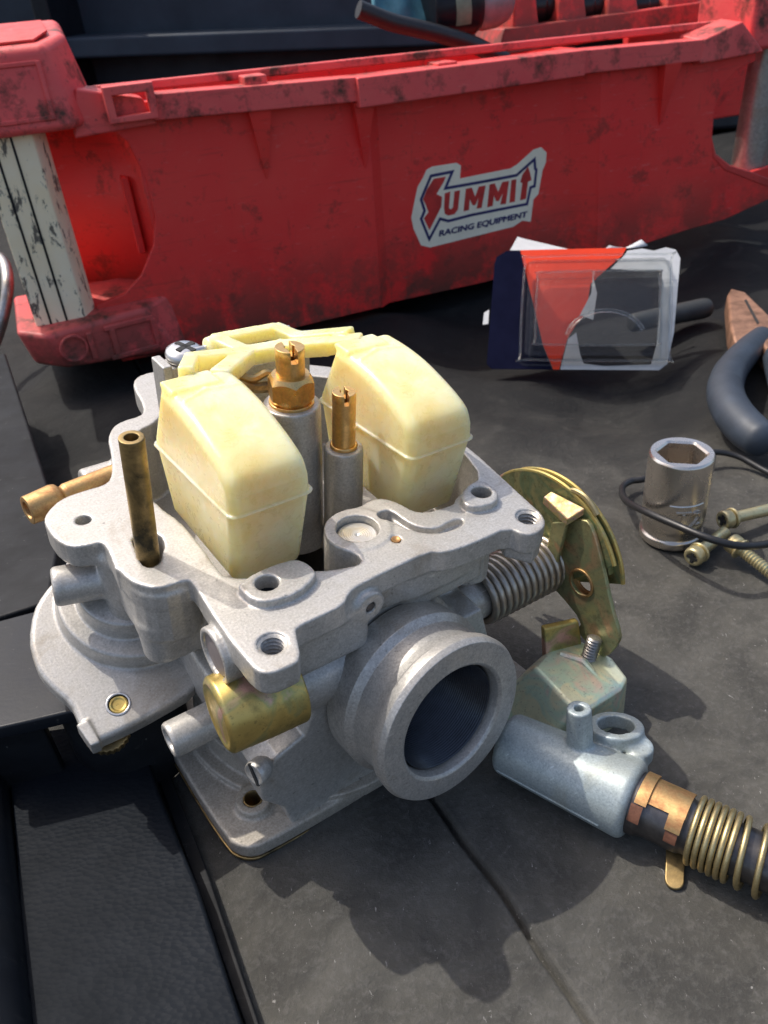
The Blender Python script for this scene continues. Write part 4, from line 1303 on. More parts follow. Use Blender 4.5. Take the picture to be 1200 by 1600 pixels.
kpart('rim_slot', in_y(plate([[(sx0 - 0.5, sz0 - 0.35), (sx1 + 0.45, sz0 - 0.35), (sx1 + 0.45, sz1 + 0.5), (sx0 - 0.5, sz1 + 0.5)], [(sx0, sz0), (sx1, sz0), (sx1, sz1), (sx0, sz1)]], 1.1, 0.08), -1.95), 'red_rim')
kpart('rim_block', hexa([(27.4, -1.5, 14.7), (33.8, -1.2, 14.9), (33.8, 1.4, 14.9), (27.4, 1.4, 14.7)], [(27.4, -1.5, 16.3), (31.2, -1.2, 17.2), (31.2, 1.4, 17.4), (27.4, 1.4, 16.6)]), 'red_rim', bevel=0.15)
for x, z in ((-7.2, 15.9), (6.5, 15.3)):
    kpart('rim_tooth', box((x, 0.35, z + 1.2), (0.75, 1.0, 0.42)), 'red_rim', bevel=0.1)
for x, zb, y_ in ((-7.3, 15.5, 0.0), (0.0, 15.2, 0.0), (25.0, 15.0, -0.45)):
    kpart('gusset', hexa([(x - 0.75, y_ - 1.0, zb), (x + 0.75, y_ - 1.0, zb), (x + 0.75, y_ + 0.1, zb), (x - 0.75, y_ + 0.1, zb)], [(x - 0.05, y_ - 0.02, zb - 4.4), (x + 0.05, y_ - 0.02, zb - 4.4), (x + 0.05, y_ + 0.1, zb - 4.4), (x - 0.05, y_ + 0.1, zb - 4.4)]), 'red_plastic', smooth=False)
# left corner: head block, white post, foot block
HB = [(-24.19,16.79),(-22.76,21.06),(-21.44,21.93),(-20.05,22.0),(-17.45,21.46),(-17.34,20.56),(-18.05,16.39),(-18.56,16.2),(-21.1,16.23)]
HT0 = [(-27.5, -1.6, 16.0), (-18.3, -1.6, 16.1), (-17.8, 6.5, 16.6), (-27.5, 6.5, 16.6)]
hd = kpart('head_block', hexa([(-29, -1.9, 15.9), (-19.0, -1.9, 15.9), (-17.4, 0.3, 16.0), (-17.0, 7.5, 16.0), (-29, 7.5, 16.0)], [(-29, -1.4, 20.4), (-19.6, -1.4, 20.4), (-18.2, 0.6, 20.9), (-18.2, 6.8, 21.6), (-29, 6.8, 21.6)]), 'red_rim', bevel=0.45, seg=4)
kpart('block_top', hexa([(-29, -0.5, 20.6), (-20.0, -0.5, 20.6), (-19.1, 0.9, 21.0), (-19.2, 5.6, 21.5), (-29, 5.6, 21.5)], [(-29, -0.5, 20.75), (-20.0, -0.5, 20.75), (-19.1, 0.9, 21.12), (-19.2, 5.6, 21.62), (-29, 5.6, 21.62)]), 'red_tray', parent=hd, bevel=0.05)
for x0, x1 in ((-28.5, -24.4), (-23.7, -20.1)):
    for zz, hh in ((16.7, 0.14), (19.6, 0.14)):
        kpart('block_rib', box(((x0 + x1) / 2, -1.78 + (zz - 16.2) * 0.115, zz), ((x1 - x0) / 2, 0.2, hh)), 'red_rim', parent=hd, bevel=0.08)
    for xx in (x0, x1):
        kpart('block_rib', hexa([(xx - 0.14, -2.02, 16.6), (xx + 0.14, -2.02, 16.6), (xx + 0.14, -1.7, 16.6), (xx - 0.14, -1.7, 16.6)], [(xx - 0.14, -1.62, 19.7), (xx + 0.14, -1.62, 19.7), (xx + 0.14, -1.3, 19.7), (xx - 0.14, -1.3, 19.7)]), 'red_rim', parent=hd, bevel=0.06)
pw = [(-23.67,16.52),(-20.37,16.11),(-20.84,5.21),(-24.27,5.79)]
post = kpart('corner_post', hexa([(pw[3][0] - 0.6, -0.9, 4.2), (pw[2][0] - 0.75, -0.9, 4.2), (pw[2][0], 0.4, 4.2), (pw[2][0], 2.6, 4.2), (pw[3][0] - 0.6, 2.6, 4.2)], [(pw[3][0] - 0.6, -0.9, 16.3), (pw[2][0] - 0.75, -0.9, 16.3), (pw[2][0], 0.4, 16.3), (pw[2][0], 2.6, 16.3), (pw[3][0] - 0.6, 2.6, 16.3)]), 'chipped_white', bevel=0.12)
for q in (0.30, 0.62):
    xg = pw[3][0] - 0.6 + (pw[2][0] - 0.75 - pw[3][0] + 0.6) * q
    kpart('post_groove', box((xg, -0.91, 10.2), (0.07, 0.03, 6.0)), 'black_plastic', parent=post)
fb = kpart('foot_block', hexa([(-25.6, -1.5, 1.9), (-23.6, -2.6, 1.5), (-15.6, -1.2, 0.75), (-15.0, 0.4, 0.0), (-15.0, 6.5, 0.2), (-26.0, 6.5, 1.0)], [(-26.2, -1.5, 4.4), (-24.4, -2.7, 4.1), (-17.8, -1.5, 4.3), (-15.4, 0.4, 4.6), (-15.4, 6.5, 4.6), (-26.4, 6.5, 4.6)]), 'red_rim', bevel=0.35, seg=3)
def face_pt(s_, z):       # on the sloping front of the foot block
    return (-24.0 + s_ * 7.0, -2.66 + s_ * 1.28 - 0.02, z)
fdir = Vector((7.0, 1.28, 0)).normalized()
fn = Vector((fdir.y, -fdir.x, 0))
fm = Matrix((fdir, Vector((0, 0, 1)), fn)).transposed()
def on_foot(vf, s_, z):
    return xf(vf, fm, face_pt(s_, z))
kpart('foot_ring', on_foot(lathe(rounded([(0.95, -0.1), (0.95, 0.22), (0.78, 0.22), (0.76, 0.02), (0, 0.02)], 0.05), 32), 0.16, 2.85), 'red_rim', parent=fb)
for s0, s1, zz in ((0.30, 0.36, 2.4), (0.52, 0.57, 2.3), (0.93, 0.97, 2.3)):
    kpart('block_rib', on_foot(box((0.2, 0.3, 0.05), (0.2, 0.95, 0.16)), s0, zz), 'red_rim', parent=fb, bevel=0.08)
kpart('block_rib', on_foot(box((1.6, 1.35, 0.05), (1.75, 0.18, 0.14)), 0.5, 2.25), 'red_rim', parent=fb, bevel=0.08)
kpart('block_rib', on_foot(box((1.6, -0.75, 0.05), (1.75, 0.18, 0.14)), 0.5, 2.25), 'red_rim', parent=fb, bevel=0.08)
# right corner post and the crate's far wall, floor and end
kpart('corner_post', lathe([(0, 5.0), (1.5, 5.0), (1.25, 16.0), (0, 16.0)], 32, (36.6, 1.6, 0)), 'grey_steel')
kpart('head_block', hexa([(32.6, -0.8, 15.0), (40, -0.8, 15.0), (40, 6, 15.0), (32.6, 6, 15.0)], [(32.6, -0.8, 19.8), (40, -0.8, 19.8), (40, 6, 20.2), (32.6, 6, 20.2)]), 'red_rim', bevel=0.4)
kpart('far_wall', box((6, 24.5, 8.0), (24, 0.4, 7.6)), 'red_plastic', bevel=0.1)
kpart('crate_floor', box((5, 12.5, 1.2), (19.5, 11.5, 0.4)), 'red_plastic', bevel=0.1)
kpart('end_wall', box((-17.4, 16.0, 8.4), (0.4, 8.4, 7.4)), 'red_plastic', bevel=0.1)
kpart('end_wall', box((27.0, 13.0, 8.4), (0.4, 11.4, 6.9)), 'red_plastic', bevel=0.1)
kpart('far_corner', box((41.5, 17.0, 12.0), (8.0, 0.5, 5.0)), 'red_plastic', bevel=0.2)
kpart('handle_lip', in_y(plate([[(30.4,9.0),(31.03,7.68),(32.7,6.55),(35.24,5.67),(38.7,4.28),(38.91,3.43),(35.05,4.97),(32.09,6.22),(30.68,7.43)]], 3.0, 0.12), -0.5), 'red_tray')

# sticker on the middle panel
ST = lambda: None
def zc(x, y): return (x, y)
STK_Y = 0.745
OUTL = [(5.1,9.87),(5.57,10.03),(7.59,10.02),(7.95,9.77),(7.85,8.85),(9.81,8.91),(12.23,8.97),(12.83,9.2),(14.23,10.07),(14.9,10.16),(15.41,9.71),(15.38,9.0),(15.09,8.42),(14.77,6.68),(14.33,6.32),(14.12,4.61),(13.35,4.82),(12.52,4.48),(9.01,4.29),(5.09,4.08),(4.33,4.38),(3.77,5.75),(3.64,6.61),(4.08,8.07),(4.3,8.75),(4.79,9.37)]
stk = kpart('sticker', in_y(plate([OUTL], 0.03, 0.0), STK_Y - 0.03), 'sticker_white', smooth=False)
def ink(name, polys, m, d):
    return kpart(name, in_y(plate(polys, 0.02, 0.0), STK_Y - 0.03 - d), m, parent=stk, smooth=False)
BO = [(5.37,9.49),(7.4,9.55),(6.77,8.43),(9.2,8.44),(11.25,8.47),(12.72,8.5),(14.43,9.54),(14.51,8.71),(14.64,8.59),(14.49,7.25),(14.12,7.2),(13.83,5.96),(11.26,5.93),(8.79,5.89),(6.73,5.75),(6.08,6.01),(5.02,4.53),(4.33,6.39),(4.66,6.96),(4.41,7.82),(4.67,8.29)]
cx_, cz_ = sum(p[0] for p in BO) / len(BO), sum(p[1] for p in BO) / len(BO)
def inset(poly, d):
    out = []
    N = len(poly)
    area = sum(poly[i][0] * poly[(i + 1) % N][1] - poly[(i + 1) % N][0] * poly[i][1] for i in range(N))
    sg = 1 if area > 0 else -1
    for i in range(N):
        p0, p1, p2 = (np.array(poly[i - 1]), np.array(poly[i]), np.array(poly[(i + 1) % N]))
        a_ = (p1 - p0) / np.linalg.norm(p1 - p0); b_ = (p2 - p1) / np.linalg.norm(p2 - p1)
        na, nb = np.array((-a_[1], a_[0])) * sg, np.array((-b_[1], b_[0])) * sg
        nrm_ = na + nb; nrm_ /= max(0.45, np.linalg.norm(nrm_))
        k_ = d / max(0.5, abs(nrm_ @ na))
        out.append(tuple(p1 + nrm_ * k_))
    return out
ink('sticker_border', [BO, inset(BO, 0.21)], 'sticker_blue', 0.022)
RED = [[(5.64,9.15),(6.65,9.16),(6.44,8.78),(5.82,8.02),(6.28,7.74),(6.19,7.04),(5.93,6.66),(5.1,5.43),(4.68,6.39),(5.09,6.79),(4.86,7.45),(4.68,7.78),(5.03,8.44)],[(6.52,7.96),(6.99,8.03),(6.83,6.83),(7.01,6.7),(7.19,6.83),(7.35,7.99),(7.82,8.0),(7.6,6.61),(7.29,6.29),(6.75,6.27),(6.46,6.47),(6.42,6.9)],[(8.32,8.03),(8.84,8.04),(9.12,7.32),(9.44,8.03),(10.04,8.03),(9.66,6.4),(9.23,6.41),(9.42,7.22),(9.11,6.69),(8.87,6.73),(8.64,7.23),(8.56,6.41),(8.08,6.38)],[(10.38,8.04),(10.83,8.08),(11.13,7.38),(11.5,8.07),(12.09,8.07),(11.82,6.38),(11.32,6.4),(11.56,7.26),(11.19,6.69),(10.95,6.72),(10.76,7.17),(10.64,6.4),(10.17,6.37)],[(12.3,8.09),(12.75,8.11),(12.63,6.42),(12.15,6.41)],[(13.28,8.37),(13.76,8.89),(13.9,8.57),(14.03,8.16),(14.1,7.83),(13.79,7.77),(13.63,6.48),(13.1,6.45),(13.29,7.74),(13.1,7.82)]]
for i, q in enumerate(RED):
    ink('letter', [q], 'sticker_red', 0.022)
def text_mesh(s_, size, bold=0.0, shear=0.0):
    cu = bpy.data.curves.new('writing', 'FONT')
    cu.body = s_; cu.size = size; cu.offset = bold; cu.shear = shear; cu.extrude = 0.008; cu.resolution_u = 3
    o = bpy.data.objects.new('writing', cu)
    COL.objects.link(o)
    dg = bpy.context.evaluated_depsgraph_get()
    me = bpy.data.meshes.new_from_object(o.evaluated_get(dg))
    v_ = [tuple(p.co) for p in me.vertices]; f_ = [tuple(p.vertices) for p in me.polygons]
    bpy.data.objects.remove(o); bpy.data.curves.remove(cu); bpy.data.meshes.remove(me)
    return v_, f_
LP = [(5.85,4.82),(13.79,5.08),(5.87,5.3)]
v_, f_ = text_mesh('RACING EQUIPMENT', 1.0, 0.0, 0.15)
wx = max(p[0] for p in v_)
ddx, ddz = LP[1][0] - LP[0][0], LP[1][1] - LP[0][1]
sx_ = math.hypot(ddx, ddz) / wx
ang_ = math.atan2(ddz, ddx)
tx = [(LP[0][0] + (x * sx_) * math.cos(ang_) - y * 0.62 * math.sin(ang_), STK_Y - 0.06 - z, LP[0][1] + x * sx_ * math.sin(ang_) + y * 0.62 * math.cos(ang_)) for x, y, z in v_]
tx2 = [(x + dx, y + dy, z + dz) for dx, dy, dz in ((-0.03, 0, 0), (0.03, -0.006, 0.015), (0.0, -0.012, -0.02)) for x, y, z in tx]
f2 = [tuple(i + k * len(tx) for i in q) for k in range(3) for q in f_]
kpart('lettering', (tx2, f2), 'sticker_blue', parent=stk, smooth=False)

# ------------------------------------------------------------------ things inside and behind the crate
def cw(x, y, z): return CORG + CRM @ Vector((x, y, z))
def on_crate(x, y, px_z=0): return cw(x, y, px_z)
DV = [[18.75,12.0,19.19],[23.23,12.0,18.82],[28.29,12.0,18.41],[34.63,12.0,17.88]]
SK = [[20.96,12.0,19.01],[25.67,12.0,18.62],[31.32,12.0,18.16],[38.33,12.0,17.58]]
TB0 = DV[0]; TZ = TB0[2]
tray = empty('socket_tray', 'red plastic socket holder on the crate rim, with black sockets in its slots', 'tray', cw(DV[0][0] - 3, 12, TZ - 3.2), CRM)
TL = SK[3][0] + 4 - DV[0][0] + 3
mesh_obj('tray_base', hexa([(0, -2.5, 0), (TL, -2.5, 0.4), (TL, 3, 0.4), (0, 3, 0)], [(0.8, -2.2, 1.9), (TL, -2.2, 2.3), (TL, 3, 2.3), (0.8, 3, 1.9)]), 'red_tray', tray, bevel=0.15)
for d_, w_ in zip(DV, (1.3, 1.5, 1.7, 2.0)):
    mesh_obj('tray_divider', hexa([(d_[0] - DV[0][0] + 3 - w_, -1.9, 1.4), (d_[0] - DV[0][0] + 3 + w_, -1.9, 1.4), (d_[0] - DV[0][0] + 3 + w_, 2.6, 1.4), (d_[0] - DV[0][0] + 3 - w_, 2.6, 1.4)], [(d_[0] - DV[0][0] + 3 - w_ * 0.8, -1.5, d_[2] - TZ + 4.2), (d_[0] - DV[0][0] + 3 + w_ * 0.8, -1.5, d_[2] - TZ + 4.2), (d_[0] - DV[0][0] + 3 + w_ * 0.8, 2.6, d_[2] - TZ + 4.4), (d_[0] - DV[0][0] + 3 - w_ * 0.8, 2.6, d_[2] - TZ + 4.4)]), 'red_tray', tray, bevel=0.25)
LBL = ['black impact socket at the left end of the red tray', 'black impact socket between the second and third red dividers', 'black impact socket between the third and fourth red dividers', 'black impact socket at the right end of the red tray']
for i, p_ in enumerate(SK):
    o_ = mesh_obj('impact_socket', lathe(rounded([(0.5, -1.3), (1.25, -1.3), (1.3, -1.1), (1.3, 0.1), (1.15, 0.3), (1.15, 1.3), (0.8, 1.4), (0.8, 0.4), (0, 0.4)], 0.1), 28), 'impact_black')
    o_.matrix_world = Matrix.Translation(cw(p_[0], 12.2, p_[2] + 0.1) * S) @ (CRM @ frame_from((1, 0, 0))).to_4x4()
    tag(o_, LBL[i], 'socket', 'black sockets in the red tray')
CANP = [11.07,9.0,19.72]
can = empty('spray_can', 'black and grey spray can lying inside the crate with a green mark', 'can', cw(CANP[0], CANP[1], CANP[2] - 2.2), CRM)
cana = (1, -0.1, 0.05)
mesh_obj('can_body', lathe(rounded([(0, -1.4), (2.1, -1.4), (2.2, -1.2), (2.2, 2.2), (1.9, 2.7), (0, 2.7)], 0.15), 40, (0, 0.6, 2.3), cana), 'smooth_black', can)
mesh_obj('can_dome', lathe(rounded([(1.9, 2.65), (2.05, 2.9), (2.0, 4.2), (1.6, 5.2), (0.8, 5.7), (0, 5.8)], 0.2), 40, (0, 0.6, 2.3), cana), 'can_grey', can)
mesh_obj('can_mark', lathe([(2.22, 0.2), (2.24, 0.25), (2.24, 1.4), (2.22, 1.45)], 16, (0, 0.6, 2.3), cana, arc=(R(150), R(215))), 'can_green', can)
HPT = [[2.92,7.0,20.38],[5.38,7.0,19.36],[7.43,7.0,18.77],[9.55,7.0,18.15],[12.28,7.0,17.21],[15.12,7.0,15.82]]
hose = mesh_obj('rubber_hose', tube(catmull([cw(*p) for p in HPT], 8), 0.62, 14), 'wire_black')
tag(hose, 'thick black hose running past the teal cloth down into the crate', 'hose')
CT = [[5.36,10.0,21.03],[11.49,10.0,18.55]]
V, F = [], []
nx, ny = 24, 12
for i in range(nx + 1):
    for j in range(ny + 1):
        s_, t_ = i / nx, j / ny
        x = CT[0][0] + (CT[1][0] - CT[0][0]) * s_
        zt = CT[0][2] + 2.6
        zb = CT[0][2] + (CT[1][2] - CT[0][2]) * s_ - 1.0
        V.append(tuple(cw(x + 0.2 * math.sin(5 * t_), 10 + 0.5 * math.sin(9 * s_ + 3 * t_) + 0.25 * math.sin(17 * s_ - 5 * t_) + 2.5 * t_, zb + (zt - zb) * t_ + 0.15 * math.sin(8 * s_))))
for i in range(nx):
    for j in range(ny):
        k = i * (ny + 1) + j
        F.append((k, k + ny + 1, k + ny + 2, k + 1))
cloth = mesh_obj('shop_cloth', (V, F), 'cloth_teal', angle=None)
so = cloth.modifiers.new('solid', 'SOLIDIFY'); so.thickness = 0.25 * S
tag(cloth, 'crumpled teal shop cloth in the crate behind the black hose', 'cloth')
# dark panels far behind
pan = empty('dark_panel', 'dark navy plastic panel with a ledge, standing behind the crate', 'panel', (-10, 150, 0), Matrix.Rotation(R(-8), 3, 'Z'))
mesh_obj('panel_face', box((0, 6, 24), (140, 1.0, 26)), 'panel_navy', pan, bevel=0.5)
mesh_obj('panel_ledge', hexa([(-140, -16, 0), (140, -16, 0), (140, 5, 0), (-140, 5, 0)], [(-140, -14, 14), (140, -14, 3), (140, 5, 4), (-140, 5, 15.5)]), 'smooth_black', pan, bevel=0.8)
mesh_obj('panel_rib', box((-35, -0.5, 24), (1.4, 6, 20)), 'smooth_black', pan, bevel=0.4)
mesh_obj('panel_ledge', hexa([(-140, -5, 20), (140, -5, 8), (140, 5, 8), (-140, 5, 20)], [(-140, -5, 23), (140, -5, 11), (140, 5, 11), (-140, 5, 23)]), 'panel_navy', pan, bevel=0.5)

# ------------------------------------------------------------------ clear blister pack on its torn card
q0 = Vector((7.53,49.11,0.0)); q1 = Vector((18.48,46.34,0.0))
bx = (q1 - q0).normalized()
back = Vector((-bx.y, bx.x, 0))
lean = R(44)
by = (back * math.sin(lean) + Vector((0, 0, 1)) * math.cos(lean)).normalized()
bn = bx.cross(by)                       # towards the viewer
BM = Matrix((bx, by, bn)).transposed()
pack = empty('blister_pack', 'torn blister pack with navy and orange-red card and a clear plastic bubble', 'package', q0 + Vector((0, 0, 0.05)), BM)
CARD = [(0.2,0.14),(-0.12,0.58),(-0.17,7.43),(0.31,8.26),(1.16,8.47),(11.29,8.08),(12.09,7.62),(12.26,6.95),(11.82,0.86),(11.25,0.13),(4.21,-0.06)]
W_ = max(p[0] for p in CARD); Hh = max(p[1] for p in CARD)
def c2(u, v_): return (u * W_, v_ * Hh)
def cardpart(name, poly, m, z=0.0, th=0.05):
    v_, f_ = plate([[c2(*p) for p in poly]], th, 0.012, 1)
    return mesh_obj(name, ([(x, y, zz + z) for x, y, zz in v_], f_), m, pack)
cardpart('navy_card', [(0.01, 0.04), (0.04, 0.0), (0.36, 0.0), (0.30, 0.2), (0.155, 0.995), (0.08, 0.99), (0.03, 0.94), (0.02, 0.88)], 'card_navy')
cardpart('red_card', [(0.365, 0.0), (0.395, 0.0), (0.43, 0.25), (0.47, 0.36), (0.52, 0.45), (0.54, 0.70), (0.62, 0.82), (0.70, 0.93), (0.72, 0.995), (0.158, 0.995), (0.305, 0.2)], 'card_red', 0.004)
cardpart('white_card', [(0.40, 0.0), (0.60, 0.0), (0.90, 0.0), (0.94, 0.05), (0.97, 0.3), (0.995, 0.9), (0.97, 0.97), (0.92, 0.99), (0.86, 0.965), (0.80, 0.985), (0.725, 0.97), (0.71, 0.93), (0.64, 0.82), (0.80, 0.80), (0.905, 0.80), (0.90, 0.5), (0.885, 0.2), (0.86, 0.045), (0.62, 0.03), (0.52, 0.05), (0.50, 0.12), (0.475, 0.30), (0.435, 0.25)], 'card_white', 0.002)
cardpart('torn_edge', [(0.49, 0.44), (0.56, 0.40), (0.575, 0.62), (0.55, 0.76), (0.545, 0.62), (0.515, 0.52)], 'card_white', 0.06, 0.03)
# back flap that props the card up, and torn curls
flap = hexa([(W_ * 0.10, Hh * 1.0, -0.02), (W_ * 0.46, Hh * 0.985, -0.02), (W_ * 0.46, Hh * 0.985, -0.08), (W_ * 0.10, Hh * 1.0, -0.08)], [(W_ * 0.13, Hh * 1.22, -1.6), (W_ * 0.40, Hh * 1.12, -2.4), (W_ * 0.40, Hh * 1.12, -2.46), (W_ * 0.13, Hh * 1.22, -1.66)])
mesh_obj('back_flap', flap, 'card_white', pack, bevel=0.02)
V, F = [], []
for i in range(9):
    t_ = i / 8
    V += [(W_ * (0.60 + 0.20 * t_), Hh * (0.99 + 0.11 * t_ * t_) + (0.04 * math.sin(9 * t_)), -0.1 - 0.5 * t_), (W_ * (0.63 + 0.205 * t_), Hh * (0.965 + 0.09 * t_ ** 2 + 0.06 * (1 - t_)), -0.05 - 0.6 * t_)]
for i in range(8):
    F.append((2 * i, 2 * i + 1, 2 * i + 3, 2 * i + 2))
cu_ = mesh_obj('paper_curl', (V, F), 'card_white', pack, angle=None)
so = cu_.modifiers.new('solid', 'SOLIDIFY'); so.thickness = 0.05 * S
mesh_obj('card_tag', hexa([(0.06, Hh * 0.38, -0.06), (0.06, Hh * 0.50, -0.06), (0.06, Hh * 0.50, -0.1), (0.06, Hh * 0.38, -0.1)], [(-0.32, Hh * 0.38, -0.2), (-0.28, Hh * 0.48, -0.2), (-0.28, Hh * 0.48, -0.24), (-0.32, Hh * 0.38, -0.24)]), 'card_white', pack)
def bubble(x0, y0, x1, y1, z, ins, r):
    """open-backed clear tray: walls that lean in to a flat front"""
    def rr(xa, ya, xb, yb, rad, n=5):
        P = []
        for cx, cy, s in ((xb - rad, yb - rad, 0), (xa + rad, yb - rad, 90), (xa + rad, ya + rad, 180), (xb - rad, ya + rad, 270)):
            for i in range(n + 1):
                a_ = R(s + 90 * i / n)
                P.append((cx + rad * math.cos(a_), cy + rad * math.sin(a_)))
        return P
    rings = [(x0 - .12, y0 - .12, x1 + .12, y1 + .12, 0.08, r + .1), (x0, y0, x1, y1, 0.08, r), (x0 + ins * .7, y0 + ins * .7, x1 - ins * .7, y1 - ins * .7, z * 0.85, r), (x0 + ins * .85, y0 + ins * .85, x1 - ins * .85, y1 - ins * .85, z * 0.97, r), (x0 + ins * 1.3, y0 + ins * 1.3, x1 - ins * 1.3, y1 - ins * 1.3, z, r)]
    V, F = [], []
    for xa, ya, xb, yb, zz, rad in rings:
        V += [(x, y, zz) for x, y in rr(xa, ya, xb, yb, rad)]
    n = 24
    for k in range(len(rings) - 1):
        for i in range(n):
            F.append((k * n + i, k * n + (i + 1) % n, (k + 1) * n + (i + 1) % n, (k + 1) * n + i))
    F.append(tuple(range((len(rings) - 1) * n, len(rings) * n)))
    return V, F
mesh_obj('clear_bubble', bubble(W_ * 0.19, Hh * 0.04, W_ * 0.94, Hh * 0.88, 1.0, 0.3, 0.35), 'clear_plastic', pack, angle=50)
mesh_obj('clear_bubble', bubble(W_ * 0.24, Hh * 0.09, W_ * 0.90, Hh * 0.74, 1.75, 0.3, 0.25), 'clear_plastic', pack, angle=50)
for x0, y0, x1, y1, zz in ((W_ * 0.19, Hh * 0.04, W_ * 0.94, Hh * 0.88, 0.92), (W_ * 0.24 + .3, Hh * 0.09 + .3, W_ * 0.90 - .3, Hh * 0.74 - .3, 1.72)):
    loop = catmull([(x0, y0 + .5, zz), (x0 + .5, y0, zz), (x1 - .5, y0, zz), (x1, y0 + .5, zz), (x1, y1 - .5, zz), (x1 - .5, y1, zz), (x0 + .5, y1, zz), (x0, y1 - .5, zz)], 4, True)
    mesh_obj('bubble_edge', tube(loop, 0.07, 6, closed=True), 'clear_plastic', pack, angle=None)
arc_p = [(W_ * 0.52 + 2.4 * math.cos(R(20 + 150 * i / 16)) * 1.0 + 1.2, Hh * 0.16 + 2.0 * math.sin(R(20 + 150 * i / 16)), 1.66) for i in range(17)]
mesh_obj('bubble_ridge', tube(arc_p, 0.14, 8), 'clear_plastic', pack)

# ------------------------------------------------------------------ socket, screws, wire, pliers
def hex_ring(n=72, r_in=0.80, lobes=6):
    pass
so_c = Vector((12.87,29.12,0.0))
sock = empty('steel_socket', 'worn steel hexagon socket standing upright inside a loop of black wire', 'socket', so_c)
HS = 4.35
ro = 1.36
lo_ = rounded([(0.6, 0.02), (1.28, 0.02), (1.38, 0.12), (1.38, 0.42), (1.27, 0.52), (1.27, 0.78), (1.33, 0.95), (ro, 1.2), (ro, HS - 0.1), (ro - 0.08, HS)], 0.05)
V, F = lathe(lo_, 72)
n = 72
base_ = len(V) - n
def hexr(a, rr):
    m_ = (a + R(18)) % (math.pi / 3) - math.pi / 6
    return rr * math.cos(math.pi / 6) / math.cos(m_)
rings = [(1.12, HS - 0.01, 0), (1.04, HS - 0.10, 1), (1.04, HS - 2.6, 1)]
for rr, z, hx in rings:
    for i in range(n):
        a_ = 2 * math.pi * i / n - math.pi / 2
        q = hexr(a_, rr)
        V.append((q * math.cos(a_), q * math.sin(a_), z))
k0 = base_
for k in range(3):
    k1 = len(V) - (3 - k) * n
    for i in range(n):
        F.append((k0 + i, k0 + (i + 1) % n, k1 + (i + 1) % n, k1 + i))
    k0 = k1
F.append(tuple(range(k0, k0 + n))[::-1])
mesh_obj('socket_body', (V, F), 'chrome_old', sock, angle=30)
# raised size mark on its side
v_, f_ = text_mesh('T2', 1.15, 0.0, 0.1)
a_c = math.atan2(-so_c.y, -so_c.x) + 0.42
mk_ = []
for x, y, z in v_:
    a_ = a_c + (x - 0.55) / ro
    r_ = ro - 0.02 + (z + 0.008) * 6.0
    mk_.append((r_ * math.cos(a_), r_ * math.sin(a_), 1.35 + y))
mesh_obj('size_mark', (mk_, f_), 'chrome_old', sock, smooth=False)
bar_ = []
for i in range(15):
    a_ = a_c + (-0.75 + 1.5 * i / 14) / ro
    bar_.append(((ro + 0.0) * math.cos(a_), (ro + 0.0) * math.sin(a_), 2.42))
mesh_obj('size_mark', tube(bar_, 0.04, 6), 'chrome_old', sock)

def washer_screw(name, label, head, tip, L, threaded):
    h = Vector(head); t_ = Vector(tip)
    d = (t_ - h).normalized()
    o = empty(name, label, 'screw', h, frame_from(d), 'loose plated screws by the socket')
    mesh_obj('screw_head', lathe(rounded([(0, 0.06), (0.2, 0.06), (0.24, 0.0), (0.38, 0.0), (0.43, 0.1), (0.43, 0.40), (0.34, 0.5)], 0.05), 28), 'screw_chromate', o)
    mesh_obj('cross_recess', join(box((0, 0, 0.02), (0.26, 0.07, 0.03)), box((0, 0, 0.02), (0.07, 0.26, 0.032))), 'black_hole', o, smooth=False)
    mesh_obj('lock_washer', lathe(rounded([(0.26, 0.5), (0.46, 0.5), (0.48, 0.60), (0.26, 0.62)], 0.03), 28), 'screw_chromate', o)
    pr = [(0.26, 0.6)]
    z = 0.65
    if threaded:
        while z < L:
            pr += [(0.27, z), (0.215, z + 0.07)]
            z += 0.14
    else:
        pr += [(0.27, L * 0.62)]
        z = L * 0.62
        while z < L:
            pr += [(0.27, z), (0.215, z + 0.07)]
            z += 0.14
    pr.append((0, L + 0.05))
    mesh_obj('screw_shank', lathe(pr, 20), 'screw_chromate', o, angle=25)
    return o
washer_screw('machine_screw', 'short gold screw nearest the socket, its cross recess facing the viewer', (12.89,26.7,0.5), (15.67,28.83,0.52), 2.6, False)
washer_screw('machine_screw', 'smooth-shanked greenish screw lying behind the other two screws', (14.91,28.65,0.9), (18.79,29.91,0.5), 4.6, False)
washer_screw('machine_screw', 'gold screw with its threaded shank pointing to the lower right', (14.59,27.06,0.95), (15.98,24.54,0.35), 4.4, True)
wp = [(20.2,31.43,0.2), (19.14,33.16,0.25), (18.11,34.6,0.5), (16.7,34.85,0.7), (15.06,34.35,0.6), (13.04,33.14,0.6), (12.2,32.99,0.6), (11.57,32.28,0.7), (11.1,30.33,1.3), (11.31,28.28,2.0), (12.07,26.64,2.3), (12.98,25.57,2.3), (14.21,25.3,2.0), (15.89,25.95,1.5), (18.15,27.45,0.6)]
wire = mesh_obj('black_wire', tube(catmull(wp, 8), 0.16, 10), 'wire_black', angle=None)
tag(wire, 'thin black wire bent in a loop round the steel socket', 'wire')
pli = empty('pliers', 'pliers with worn coppery jaws and dark blue-grey dipped grip', 'pliers', (23.04,43.36,0.0))
po_ = -Vector((23.04,43.36,0.0))
JW = [(25.55,54.24),(26.32,55.44),(26.94,54.4),(26.55,50.03),(25.97,45.29),(23.31,39.76),(23.69,43.32),(24.23,46.26),(23.07,44.97),(22.49,45.64),(23.44,48.71)]
v_, f_ = plate([JW], 1.5, 0.2, 3)
jw = mesh_obj('jaw', ([(x, y, z + 0.2) for x, y, z in v_], f_), 'copper_jaw', pli, loc=po_, angle=40)
